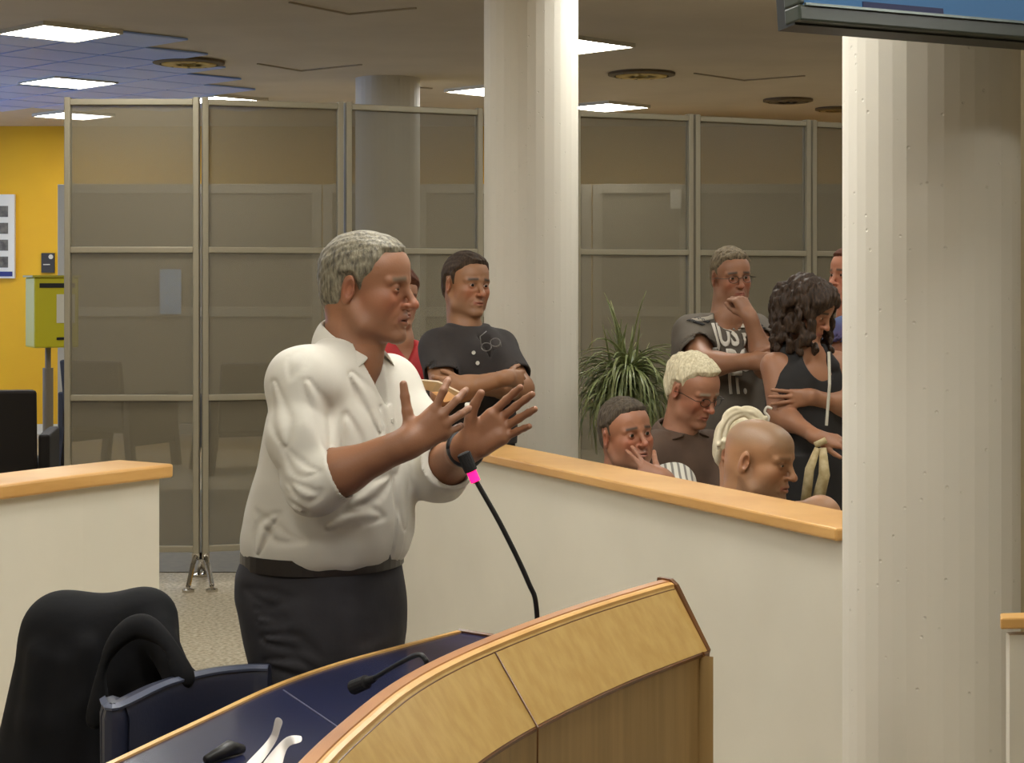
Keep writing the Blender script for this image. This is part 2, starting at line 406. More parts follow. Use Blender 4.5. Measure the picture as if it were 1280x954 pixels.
# metal-tiled ceiling bay at the left, reflected daylight painted in as blue
a0 = ceil_at(150, 90); c0 = ceil_at(78, 52); s = .54
tm = mat('metal_tile_sky_tint', (170, 196, 250), .4, col2=(140, 172, 244), scale=.6)
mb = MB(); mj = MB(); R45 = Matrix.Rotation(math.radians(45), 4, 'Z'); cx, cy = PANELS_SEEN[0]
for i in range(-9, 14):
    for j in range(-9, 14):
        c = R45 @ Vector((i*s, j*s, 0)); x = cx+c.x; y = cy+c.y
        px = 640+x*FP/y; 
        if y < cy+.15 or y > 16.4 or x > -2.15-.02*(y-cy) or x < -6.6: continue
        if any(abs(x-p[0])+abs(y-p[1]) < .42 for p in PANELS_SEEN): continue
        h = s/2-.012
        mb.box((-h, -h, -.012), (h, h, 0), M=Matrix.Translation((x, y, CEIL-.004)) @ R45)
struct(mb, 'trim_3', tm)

# ---------------------------------------------------------------- ceiling luminaires
M_lum = emis('lit_diffuser', (255, 254, 247), PANEL_W)
M_lumf = mat('lamp_frame', (196, 188, 170), .5)
LAB = {0: 'lit square ceiling panel at far left, nearest and widest of the left three', 1: 'lit square ceiling panel set among the metal tiles, middle of the left three',
       2: 'lit square ceiling panel partly behind the top corner of the left screen', 3: 'lit ceiling panel peeping just over the top rail of the second screen',
       4: 'lit ceiling panel cut off by the left side of the middle column', 5: 'large lit ceiling panel cut off by the right side of the middle column',
       6: 'lit ceiling panel right of the middle column, just above the right screens'}
for i, (x, y) in enumerate(PANELS_SEEN+PANELS_UNSEEN):
    t = empty('ceiling_light', (x, y, CEIL), LAB.get(i, 'unseen lit square ceiling panel'), 'ceiling light', 'lit ceiling panels' if i < 7 else 'lit ceiling panels over the near part of the room')
    t.rotation_euler.z = math.pi/4
    h = .27; M0 = Matrix.Translation((x, y, CEIL)) @ R45
    fr = MB()
    for a, b in (((-h-.015, -h-.015), (h+.015, -h)), ((-h-.015, h), (h+.015, h+.015)), ((-h-.015, -h), (-h, h)), ((h, -h), (h+.015, h))):
        fr.box((a[0], a[1], -.03), (b[0], b[1], -.001), M=M0)
    fr.build('frame', M_lumf, t); MB().box((-h, -h, -.026), (h, h, -.004), M=M0).build('diffuser', M_lum, t)

def diffuser_vent(px, py, r, label, m):
    x, y = ceil_at(px, py); t = empty('ceiling_vent', (x, y, CEIL), label, 'ceiling vent', 'round ceiling vents')
    mb = MB()
    mb.lathe([(r, -.002), (r, -.02), (r*.82, -.03), (r*.8, -.002)], (x, y, CEIL), 28)
    mb.build('rim', mat('vent_rim', (100, 84, 58), .6), t)
    b = MB(); b.lathe([(.001, -.006), (r*.8, -.006), (r*.8, -.002), (.001, -.002)], (x, y, CEIL), 28); b.build('backing', M_black, t)
    for k in range(9):
        a = 2*math.pi*k/9; s_ = MB()
        s_.box((r*.18, -.05, -.032), (r*.74, .05, -.018), M=rotz(a, (x, y, CEIL))); s_.build('vane', m, t)
mv = mat('vent_vane', (214, 184, 104), .5); mv2 = mat('vent_vane_pale', (178, 150, 100), .5)
diffuser_vent(236, 76, .26, 'round swirl ceiling vent with brass vanes above the second screen', mv)
diffuser_vent(802, 91, .26, 'round swirl ceiling vent with brass vanes right of the middle column', mv)
diffuser_vent(985, 124, .22, 'dull round ceiling vent above the far right screen', mat('vent_dull', (120, 104, 84), .7))
diffuser_vent(1046, 135, .2, 'small round ceiling vent next to the front column edge', mv2)

# ---------------------------------------------------------------- columns
def column(px, d, r, label, nf=34):
    x = (px-640)*d/FP; o = MB(); n = nf
    prof = [(r*(1+random.uniform(-.004, .004)), 2*math.pi*(k+random.uniform(-.2, .2))/n) for k in range(n)]
    pts = [(q*math.cos(a), q*math.sin(a)) for q, a in prof]
    o.prism(pts, 0, CEIL)
    c = o.build('column', M_col); c.location = (x, d, 0); tag(c, label, 'column'); return c
column(1163.5, 4.14, .204, 'thick pale round concrete column in the right foreground')
column(664, 8.45, .2255, 'white round column standing behind the half wall, middle of the room')
column(484.5, 14.0, .256, 'round white column seen through the screens behind the speaker')

# ---------------------------------------------------------------- folding screens
def screen(p0, p1, zt, rails, label, feet=True, mm=M_mesh, fm=M_frame, w=.032, name='screen_panel', group=None, zb=.16):
    p0 = Vector(p0); p1 = Vector(p1); L = (p1-p0).length; a = math.atan2(p1.y-p0.y, p1.x-p0.x)
    t = empty(name, (p0.x, p0.y, 0), label, 'screen', group); M = rotz(a, (p0.x, p0.y, 0)); f = MB(); g = .006
    for x in (g, L-w-g): f.box((x, -.025, zb), (x+w, .025, zt), M=M)
    for z in rails: f.box((g+w, -.025, z-w/2), (L-w-g, .025, z+w/2), M=M)
    f.build('frame', fm, t, bevel=.004)
    rs = sorted(rails)
    for z0, z1 in zip(rs[:-1], rs[1:]):
        MB().box((g+w, -.004, z0+w/2), (L-w-g, .004, z1-w/2), M=M).build('mesh_infill', mm, t)
    if feet:
        for x in (g+w/2, L-w/2-g):
            ft = MB(); ft.box((x-.02, -.03, .13), (x+.02, .03, .165), M=M)
            for s_ in (-1, 1):
                ft.tube([M @ Vector((x, s_*.02, .15)), M @ Vector((x, s_*.11, .12)), M @ Vector((x, s_*.24, .03))], .013, 8)
                ft.lathe([(.001, 0), (.032, 0), (.032, .012), (.01, .02), (.001, .03)], tuple(M @ Vector((x, s_*.24, 0))), 12)
            ft.build('foot', M_chrome, t)
    return t
def sp(px, d): return ((px-640)*d/FP, d)
RA = [.186, .98, 1.758, 2.535]
pts = [sp(80, 9.26), sp(251, 9.26), sp(430, 9.5), sp(603, 9.85)]
LB = ['grey mesh folding screen at the left end, beside the yellow wall', 'grey mesh folding screen second from the left, its feet left of the speaker', 'grey mesh folding screen just behind the speaker head']
for i in range(3): screen(pts[i], pts[i+1], 2.56, RA, LB[i], group='near mesh screens')
pts = [sp(716, 9.9), sp(866, 10.2), sp(1012, 10.56), sp(1160, 11.0)]
LB = ['grey mesh screen behind the spiky potted plant', 'grey mesh screen behind the man with a hand at his mouth', 'grey mesh screen rightmost, cut off by the front column']
for i in range(3): screen(pts[i], pts[i+1], 2.56, RA, LB[i], group='near mesh screens')
# the second row far behind, seen through the first
bp = [sp(72, 16.6), sp(403, 16.6), sp(520, 16.6), sp(740, 16.6), sp(862, 16.6), sp(1075, 16.6)]
LB = ['far screen seen through the two left screens', 'far screen beside the rear column', 'far screen hidden mostly by the middle column', 'far screen with a small white notice', 'far screen behind the standing audience']
for i in range(5): screen(bp[i], bp[i+1], 2.5, [.2, 1.3, 2.46], LB[i], feet=False, mm=M_mesh_back, fm=M_frame_back, w=.09, name='far_screen', group='far screens', zb=0)
o = MB().box((0, -.012, 0), (.2, 0, .42)).build('notice', mat('blue_reflection_sheet', (150, 176, 200), .6)); o.location = (*sp(200, 16.54), 1.28); tag(o, 'pale blue sheet standing in for a reflection on the left screen', 'notice')  # solid pale sheet in place of a bluish reflection on the mesh
o = MB().box((0, -.012, 0), (.1, 0, .18)).build('notice', mat('white_paper_notice', (205, 200, 185), .6)); o.location = (*sp(838, 16.54), 2.27); tag(o, 'small white notice on the far screen right of the middle column', 'notice')

# ---------------------------------------------------------------- white half wall with a beech cap (right) and counter (left)
dirw = Vector((.43, -.903)).normalized(); nw = Vector((dirw.y, -dirw.x))       # nw points to the camera side (left/front)
def wl(t): return Vector((-.17, 6.25)) + dirw*t
t0, t1 = -.85, 2.215
if nw.y > 0: nw = -nw
hw = empty('half_wall', (*wl(t0), 0), 'white half wall with a beech cap running behind the speaker to the front column', 'half wall')
def quad(ta, tb, o0, o1): return [tuple(wl(ta)+nw*o0), tuple(wl(tb)+nw*o0), tuple(wl(tb)+nw*o1), tuple(wl(ta)+nw*o1)]
MB().prism(quad(t0+.02, t1, -.02, -.19), 0, .968).build('wall_body', M_white, hw)
MB().prism(quad(t0, t1, 0, -.215), .968, 1.0).build('cap', M_cap, hw, bevel=.006)
# the continuation on the right of the front column
hw2 = empty('half_wall', (.875, 3.14, 0), 'short end of a white half wall with beech cap at the right picture edge', 'half wall')
MB().prism([(.885, 3.13), (2.6, 3.33), (2.6, 3.36), (.887, 3.16)], 0, .968).build('wall_body', M_white, hw2)
MB().prism([(.866, 3.12), (2.6, 3.32), (2.6, 3.37), (.879, 3.17)], .98, 1.0).build('cap', M_cap, hw2, bevel=.003)
# left counter
ct = empty('counter', (-1.1, 5.74, 0), 'white reception counter with beech top at the left edge', 'counter')
e = Vector((-1.104, 5.745)); dl = Vector((-.556, -.831)).normalized(); db = Vector((-.83, .52)).normalized()
def cq(a, b, c, d): return [tuple(e+dl*a+db*c), tuple(e+dl*b+db*c), tuple(e+dl*b+db*d), tuple(e+dl*a+db*d)]
curve = [(0, 0), (.35, .012), (.7, 0.0), (1.1, -.03), (1.6, -.09)]
front = [e+dl*a+db*c for a, c in curve]; back = [e+dl*a+db*(c+.245) for a, c in curve]
MB().prism([tuple(p) for p in front]+[tuple(p) for p in back[::-1]], .955, 1.0).build('worktop', M_cap, ct, bevel=.008)
bf = [e+dl*(a+(.035 if a == 0 else 0))+db*(c+.03) for a, c in curve]; bb = [e+dl*(a+(.035 if a == 0 else 0))+db*(c+.21) for a, c in curve]
MB().prism([tuple(p) for p in bf]+[tuple(p) for p in bb[::-1]], 0, .955).build('counter_body', M_white, ct)

# ---------------------------------------------------------------- far left: chairs, suggestion box, poster, sign
def lounge_chair(x, y, rz, label):
    t = empty('lounge_chair', (x, y, 0), label, 'chair'); M = rotz(rz, (x, y, 0)); m = mat('dark_upholstery', (34, 28, 24), .7)
    b = MB(); b.prism([(-.33, -.33), (.33, -.33), (.31, -.25), (-.31, -.25)], .34, .92); b.v = [tuple(M @ Vector((v[0], v[1]-.12*(v[2]-.34), v[2]))) for v in b.v]; b.build('backrest', m, t, bevel=.02)
    MB().box((-.31, -.24, .3), (.31, .32, .45), M=M).build('seat', m, t, bevel=.03)
    for s_ in (-1, 1):
        q = MB().prism([(s_*.33, -.34), (s_*.4, -.34), (s_*.4, .3), (s_*.33, .3)], .2, .64); q.v = [tuple(M @ Vector(v)) for v in q.v]; q.build('armrest', m, t, bevel=.015)
        for y_ in (-.31, .27):
            l = MB(); l.prism([(s_*.36-.035, y_-.03), (s_*.36+.035, y_-.03), (s_*.36+.035, y_+.03), (s_*.36-.035, y_+.03)], 0, .34); l.v = [tuple(M @ Vector((v[0]+(v[2]-.34)*-.12*s_ if v[2] < .1 else v[0], v[1], v[2]))) for v in l.v]; l.build('leg', m, t)
lounge_chair(*sp(-12, 11.2), .16, 'dark lounge chair seen from behind at the left edge beyond the counter')
lounge_chair(*sp(150, 15.2), -.5, 'dark low chair seen dimly through the left screen')
lounge_chair(*sp(310, 14.8), .4, 'dark low chair seen dimly through the second screen')
# yellow suggestion box on a pole
x, y = sp(60, 13.6); t = empty('collection_box', (x, y, 0), 'yellow-green metal collection box on a grey pole beside the left screen', 'collection box'); Mb = rotz(math.radians(28), (x, y, 0))
MB().box((-.14, -.15, 1.08), (.2, .15, 1.62), M=Mb).build('box', mat('yellow_green_enamel', (196, 184, 28), .4), t, bevel=.012)
MB().box((-.155, -.165, 1.62), (.215, .165, 1.635), M=Mb).build('lid', mat('enamel_lid', (170, 158, 40), .4), t)
MB().box((-.1, -.155, 1.54), (.17, -.149, 1.575), M=Mb).build('slot', M_black, t)
MB().box((.03, -.156, 1.27), (.17, -.150, 1.49), M=Mb).build('label_plate', mat('label_white', (214, 208, 190), .5), t)
MB().box((.03, -.156, 1.14), (.12, -.150, 1.16), M=Mb).build('lock', M_black, t)
q = MB(); q.tube([(x, y, .02), (x, y, .92)], .04, 14); q.tube([(x, y, .92), (x, y, 1.08)], .022, 12); q.lathe([(.001, 0), (.17, 0), (.17, .015), (.001, .02)], (x, y, .001), 24); q.build('pole', mat('pole_grey', (120, 108, 88), .5), t)
# poster
x0, _ = sp(-34, 18.25); x1, _ = sp(18, 18.25); z0 = EYE-(348-HOR)*18.25/FP; z1 = EYE-(243-HOR)*18.25/FP
t = empty('poster', (x0, 18.25, z0), 'white framed notice poster with grey photographs on the yellow wall', 'poster')
MB().box((x0, 18.25, z0), (x1, 18.298, z1)).build('board', mat('poster_white', (222, 218, 206), .5), t)
MB().box((x0, 18.246, z0+.02), (x1-.02, 18.249, z0+.07)).build('blue_band', mat('poster_blue', (36, 44, 112), .5), t)
for k in range(4):
    for c in range(2):
        xa = x1-.1-.2*c; zz = z1-.18-.175*k
        MB().box((xa-.06 if c else xa-.08, 18.246, zz-.055), (xa+.035, 18.249, zz+.06)).build('photograph', mat('photo_grey', (118, 112, 100), .6, col2=(70, 66, 60), scale=14), t)
x0, _ = sp(51, 18.25); t = empty('wall_sign', (x0, 18.28, 1.67), 'small dark square sign with a white disc on the yellow wall', 'sign')
MB().box((x0, 18.27, 1.675), (x0+.135, 18.298, 1.88)).build('plate', mat('sign_dark', (52, 48, 44), .5), t)
q = MB(); q.tube([(x0+.1, 18.262, 1.84), (x0+.1, 18.27, 1.84)], .024, 16); q.build('disc', mat('label_white', (214, 208, 190)), t)
MB().box((x0+.02, 18.264, 1.755), (x0+.09, 18.27, 1.765)).build('stripe', mat('label_white', ()), t)

# ---------------------------------------------------------------- television hanging at the top right
ta = P(1000, 25, 3.35); tb = P(1300, 50, 3.62); tv = empty('television', tuple(ta), 'dark framed television hanging high in front of the right column', 'television')
dv = (tb-ta); dv[2] = 0; L = np.linalg.norm(dv)*1.0; ang = math.atan2(dv[1], dv[0]); Mt = rotz(ang, tuple(ta)) @ Matrix.Rotation(math.radians(-6), 4, 'X')
Lw = 1.06; H = .62; mt = mat('tv_bezel', (52, 58, 50), .35)
q = MB(); q.box((0, 0, 0), (Lw, .05, .032), M=Mt); q.box((0, 0, H-.032), (Lw, .05, H), M=Mt); q.box((0, 0, .032), (.014, .05, H-.032), M=Mt); q.box((Lw-.014, 0, .032), (Lw, .05, H-.032), M=Mt); q.build('bezel', mt, tv, bevel=.004)
MB().box((.002, .02, -.004), (Lw-.002, .075, H-.002), M=Mt).build('back_cover', mat('tv_back', (24, 26, 24), .5), tv)
MB().box((.012, -.006, .029), (Lw-.012, 0, .034), M=Mt).build('trim_strip', mat('tv_strip', (100, 108, 104), .3, metal=.5), tv)
MB().box((.014, .012, .034), (Lw-.014, .019, H-.034), M=Mt).build('screen', emis('tv_screen', (44, 84, 120), .55), tv)
MB().box((.16, .009, .036), (.36, .0118, .05), M=Mt).build('screen_graphic', emis('tv_graphic', (24, 30, 62), .5), tv)
c = Mt @ Vector((Lw/2, .06, H*.6)); q = MB(); q.tube([tuple(c), (c.x, c.y+.03, CEIL)], .022, 12); q.build('ceiling_pole', M_black, tv)

# ---------------------------------------------------------------- curved speaker's desk
top = [(-.30, 1.72), (-.289, 1.95), (-.261, 2.185), (-.229, 2.37), (-.178, 2.598), (-.108, 2.797), (-.002, 3.02), (.122, 3.243), (.264, 3.462), (.299, 3.508)]
tc = [tuple(p) for p in catmull(top, 6)]
desk = empty('curved_desk', (0, 2.8, 0), 'curved beech speakers desk with dark blue top in the foreground', 'desk')
def off(pts, o):
    out = []
    for i in range(len(pts)):
        a = Vector(pts[max(i-1, 0)]); b = Vector(pts[min(i+1, len(pts)-1)]); t = (b-a).normalized(); out.append((pts[i][0]+t.y*o, pts[i][1]-t.x*o))
    return out
ZT = 1.0; ZM = .875
# split at the seam between the two boards
si = min(range(len(tc)), key=lambda i: abs(tc[i][0]+.055)+abs(tc[i][1]-2.9))
for k, (a, b) in enumerate(((0, si), (si, len(tc)-1))):
    seg = tc[a:b+1]
    g = .0018
    q = MB(); q.sweep(seg, [(.030, ZT-.008), (.108, ZM), (.09, ZM-.004), (.016, ZT-.034)]); q.build('sloping_front', M_desk, desk)
    q = MB(); q.sweep(off(seg, .108), [(-.006, ZM-.006), (-.006, 0.0), (-.024, 0.0), (-.024, ZM-.006)]); q.build('lower_front', M_desk2, desk)
q = MB(); q.sweep(tc, [(.019, ZT-.03), (.019, ZT), (.024, ZT), (.030, ZT-.003), (.031, ZT-.016), (.026, ZT-.03)]); q.build('top_rail', M_edge, desk)
q = MB(); q.sweep(tc, [(-.004, ZT-.06), (-.004, ZT+.001), (.002, ZT+.003), (.018, ZT+.002), (.020, ZT-.002), (.019, ZT-.06)]); q.build('rail_edge', mat('brown_rail', (172, 118, 66), .4, col2=(152, 100, 54), scale=6), desk)
q = MB(); q.sweep(tc, [(.0295, ZT-.010), (.0335, ZT-.012), (.0335, ZT-.016), (.0295, ZT-.015)]); q.build('upper_groove', M_dark, desk)  # thin dark brown line along the rail
q = MB(); q.sweep(off(tc, .108), [(-.004, ZM+.001), (.002, ZM-.003), (-.001, ZM-.01), (-.007, ZM-.006)]); q.build('lower_groove', M_dark, desk)
# seam strips
s0 = Vector(tc[si]); sT = (Vector(tc[si+1])-Vector(tc[si-1])).normalized(); sN = Vector((sT.y, -sT.x)); A = Vector((*(s0+sN*.034), ZT-.012)); B = Vector((*(s0+sN*.111), ZM-.002)); Cc = Vector((*(s0+sN*.1035), 0.01))
q = MB(); q.tube([A, B], .0016, 6); q.tube([B, Cc], .0016, 6); q.build('seam', M_dark, desk)
# end panel on the right with a brown edge
Tn = (Vector(tc[-1])-Vector(tc[-2])).normalized(); Nn = Vector((Tn.y, -Tn.x)); E0 = Vector(tc[-1])
def ep(o, z, t=0.): p = E0+Nn*o+Tn*t; return (p.x, p.y, z)
prof = [(-.62, 0), (-.62, .79), (-.05, .79), (-.010, ZT+.006), (.020, ZT+.006), (.034, ZT-.004), (.109, ZM+.001), (.106, ZM-.008), (.104, 0)]
n = len(prof); q = MB(); q.add([ep(o, z, -.002) for o, z in prof]+[ep(o, z, .009) for o, z in prof], [tuple(range(n)), tuple(range(n, 2*n))[::-1]]+[(i, (i+1) % n, n+(i+1) % n, n+i) for i in range(n)]); q.build('end_panel', M_dark, desk)
# blue desktop
far = [(-.80, 2.45), (-.730, 2.70), (-.662, 2.914), (-.565, 3.19), (-.471, 3.451), (-.37, 3.65), (-.249, 3.826), (-.12, 4.0)]
fc = [tuple(p) for p in catmull(far, 5)]
inner = off(tc, -.003)
inn = [p for p in inner if p[1] > 2.0]
blue = mat('navy_desktop', (34, 38, 66), .24, col2=(28, 32, 58), scale=3)
q = MB(); q.prism(inn+[(.14, 3.80)]+fc[::-1]+[(-.86, 2.2)], .78, .80); q.build('desktop', blue, desk)
q = MB(); q.sweep(fc[::-1], [(0, .758), (.012, .758), (.012, .786), (0, .786)] if False else [(-.010, .774), (.002, .774), (.002, .804), (-.010, .804)]); q.build('desktop_edge', M_edge, desk)
q = MB(); q.tube([(-.12, 4.0, .802), (.14, 3.80, .802)], .006, 6); q.build('end_edge', M_dark, desk)
q = MB(); a = P(354, 862, 3.43); b = P(486, 872, 2.92); a[2] = b[2] = .8005; q.tube([a, (a+b)/2, b], .0016, 4); q.build('desktop_joint', mat('joint_line', (92, 92, 112), .5), desk)
for (x, y) in ((-.50, 2.6), (-.30, 3.3), (-.08, 3.75)): MB().box((x-.02, y-.02, 0), (x+.02, y+.02, .78)).build('leg', M_black, desk)

# ---------------------------------------------------------------- microphones
def mic(pts, head, d, label, ring):
    b = pts[0]; t = empty('microphone', tuple(b), label, 'microphone')
    q = MB(); q.tube(catmull(pts, 8), .0048, 10); q.build('gooseneck', M_black, t)
    q = MB(); q.lathe([(.001, 0), (.05, 0), (.05, .012), (.03, .028), (.012, .034), (.001, .034)], (b[0], b[1], .8005), 24); q.build('base', M_black, t)
    a = np.array(pts[-1]); h = np.array(head); u = (h-a)/np.linalg.norm(h-a); L = np.linalg.norm(h-a)
    q = MB(); q.tube([a-u*.012, a+u*L*.2, a+u*L*.25, a+u*L*.95, h], [.006, .008, .0125, .0135, .009], 14, up=(0, 1, 0)); q.build('capsule', mat('mic_foam', (24, 22, 22), .9, bump=.4, bscale=400), t)
    if ring:
        q = MB(); q.tube([a-u*.010, a+u*.012], .0095, 14); q.build('light_ring', emis('mic_ring', (255, 20, 110), 2.2), t)
D = 3.28
mic([np.array([P(674, 700, 3.3)[0], 3.3, .80]), P(671, 765, 3.3), P(660, 727, 3.3), P(628, 660, 3.3), P(592, 596, 3.3)], P(579, 566, 3.3), D, 'tall gooseneck microphone with a glowing magenta ring in front of the speaker', True)
mic([np.array([P(533, 840, 3.0)[0], 3.0, .80]), P(533.5, 840, 3.0), P(531, 824, 3.0), P(522, 819, 3.01), P(502, 828, 3.05), P(464, 850, 3.12)], P(441, 860, 3.16), D, 'low bent gooseneck microphone lying over the blue desktop', False)

# ---------------------------------------------------------------- papers on the desk
def strip(name, L, Rr, hs, label, m, zlift):
    """a curled paper strip: left and right edge polylines (pixel columns at the depth where they lie)"""
    mb_ = MB(); n = len(L); vs = []
    for a, b, h in zip(L, Rr, hs): vs += [(a[0], a[1], h), ((a[0]+b[0])/2, (a[1]+b[1])/2, h+zlift), (b[0], b[1], h)]
    for i in range(n-1):
        for k in (0, 1): mb_.f.append((i*3+k, i*3+k+1, i*3+k+4, i*3+k+3)); mb_.mi.append(0)
    mb_.v = [tuple(map(float, v)) for v in vs]
    o = link(name, mb_.mesh(name), m, None, True); so = o.modifiers.new('solid', 'SOLIDIFY'); so.thickness = .0012
    ss = o.modifiers.new('sub', 'SUBSURF'); ss.levels = 2; ss.render_levels = 2
    return tag(o, label, 'paper', 'papers on the desk')
def on(px, py, z):
    d = (EYE-z)*FP/(py-HOR); return ((px-640)*d/FP, d)
mp = mat('white_paper', (226, 220, 214), .6)
hs = [.806, .815, .83, .86, .88]
strip('paper', [on(296, 966, hs[0]), on(318, 944, hs[1]), on(339, 922, hs[2]), on(342, 908, hs[3]), on(344, 896, hs[4])], [on(318, 966, hs[0]), on(334, 946, hs[1]), on(349, 923, hs[2]), on(350, 912, hs[3]), on(356, 902, hs[4])], hs, 'narrow curled white paper strip on the blue desktop, left of the two', mp, .004)
hs = [.806, .815, .83, .855, .85]
strip('paper', [on(318, 968, hs[0]), on(336, 944, hs[1]), on(354, 924, hs[2]), on(364, 919, hs[3]), on(376, 921, hs[4])], [on(352, 968, hs[0]), on(355, 948, hs[1]), on(360, 934, hs[2]), on(367, 931, hs[3]), on(379, 929, hs[4])], hs, 'wider curled white paper with a bent grey tip on the blue desktop', mp, .006)
x, y = on(287, 954, .79); q = MB(); q.tube([(x-.03, y-.05, .809), (x, y, .815), (x+.02, y+.02, .808)], [.008, .014, .007], 10); tag(q.build('spectacle_case', M_black, smooth=True), 'small black object at the bottom edge beside the papers', 'case')

# ---------------------------------------------------------------- blue chair and the chair under the jacket
def desk_chair(arc, zt, zb, label, m, seat):
    t = empty('desk_chair', (arc[len(arc)//2][0], arc[len(arc)//2][1], 0), label, 'chair')
    n = len(arc); q = MB()
    for i in range(1): q.sweep(arc, [(-.03, zb), (-.034, zt-.03), (-.026, zt-.006), (-.010, zt), (.008, zt-.004), (.014, zt-.03), (.012, zb)])
    q.build('backrest', m, t, bevel=.006, smooth=True)
    q = MB(); q.sweep(arc, [(.004, zt+.001), (.0145, zt-.005), (.0135, zt-.010), (.004, zt-.004)]); q.build('piping', mat('navy_piping', (70, 76, 96), .4), t)
    sx, sy = seat; q = MB(); q.lathe([(.001, .42), (.22, .42), (.25, .45), (.24, .49), (.001, .5)], (sx, sy, 0), 28); q.build('seat', m, t)
    q = MB(); q.tube([(sx, sy, .06), (sx, sy, .43)], .025, 12); q.build('stem', M_black, t)
    for k in range(5):
        a = 2*math.pi*k/5; q = MB(); q.tube([(sx, sy, .08), (sx+.27*math.cos(a), sy+.27*math.sin(a), .04)], [.02, .014], 8); q.lathe([(.001, 0), (.02, 0), (.025, .02), (.02, .05), (.001, .05)], (sx+.27*math.cos(a), sy+.27*math.sin(a), 0), 10); q.build('leg', M_black, t)
    return t
mn = mat('navy_leather', (34, 38, 56), .42, bump=.08, bscale=120)
def pt(px, d): return ((px-640)*d/FP, d)
arc = catmull([pt(134, 3.36), pt(138, 3.31), pt(148, 3.31), pt(205, 3.485), pt(262, 3.59), pt(310, 3.63), pt(336, 3.63)], 8)
arc = [tuple(p) for p in arc]
desk_chair(arc, .806, .46, 'navy leather chair back curving behind the desk beside the jacket', mn, (-.64, 3.38))
arc = [tuple(p) for p in catmull([pt(62, 3.9), pt(110, 3.98), pt(170, 3.98), pt(205, 3.9)], 6)]
desk_chair(arc, .88, .46, 'dark chair almost hidden beneath the black jacket', mn, ((130-640)*3.75/FP, 3.72))
# ---------------------------------------------------------------- people
M_skin = mat('skin', (180, 130, 100), .5, attr=True, bump=.08, bscale=220)
def eyeball(xf, y, parent, iris=(62, 44, 30), r=.0122, look=0.):
    q = MB(); c = xf.w((.0742, y, 0)); n = 18; rr = r*xf.s
    gz = math.radians(look); ax = xf.R @ np.array([math.cos(gz), math.sin(gz), -.08]); ax /= np.linalg.norm(ax)
    u = np.cross(ax, (0, 0, 1)); u /= np.linalg.norm(u); w = np.cross(u, ax)
    angs = [0, 9, 16, 25, 34, 55, 85, 115, 145, 180]; vs = []; fs = []; mi = []
    for a in angs:
        for k in range(n):
            t = 2*math.pi*k/n; a_ = math.radians(a); vs.append(tuple(c+rr*(ax*math.cos(a_)+(u*math.cos(t)+w*math.sin(t))*math.sin(a_))))
    for i in range(len(angs)-1):
        for k in range(n): fs.append((i*n+k, i*n+(k+1) % n, (i+1)*n+(k+1) % n, (i+1)*n+k)); mi.append(0 if angs[i+1] <= 16 else 1 if angs[i+1] <= 34 else 2)
    q.v = vs; q.f = fs; q.mi = mi
    me = bpy.data.meshes.new('eye'); me.from_pydata(vs, [], fs); me.polygons.foreach_set('material_index', mi); me.update()
    return link('eye', me, [mat('pupil', (8, 6, 6), .15), mat('iris_%d' % iris[0], iris, .2), mat('sclera', (188, 172, 158), .3)], parent, True)

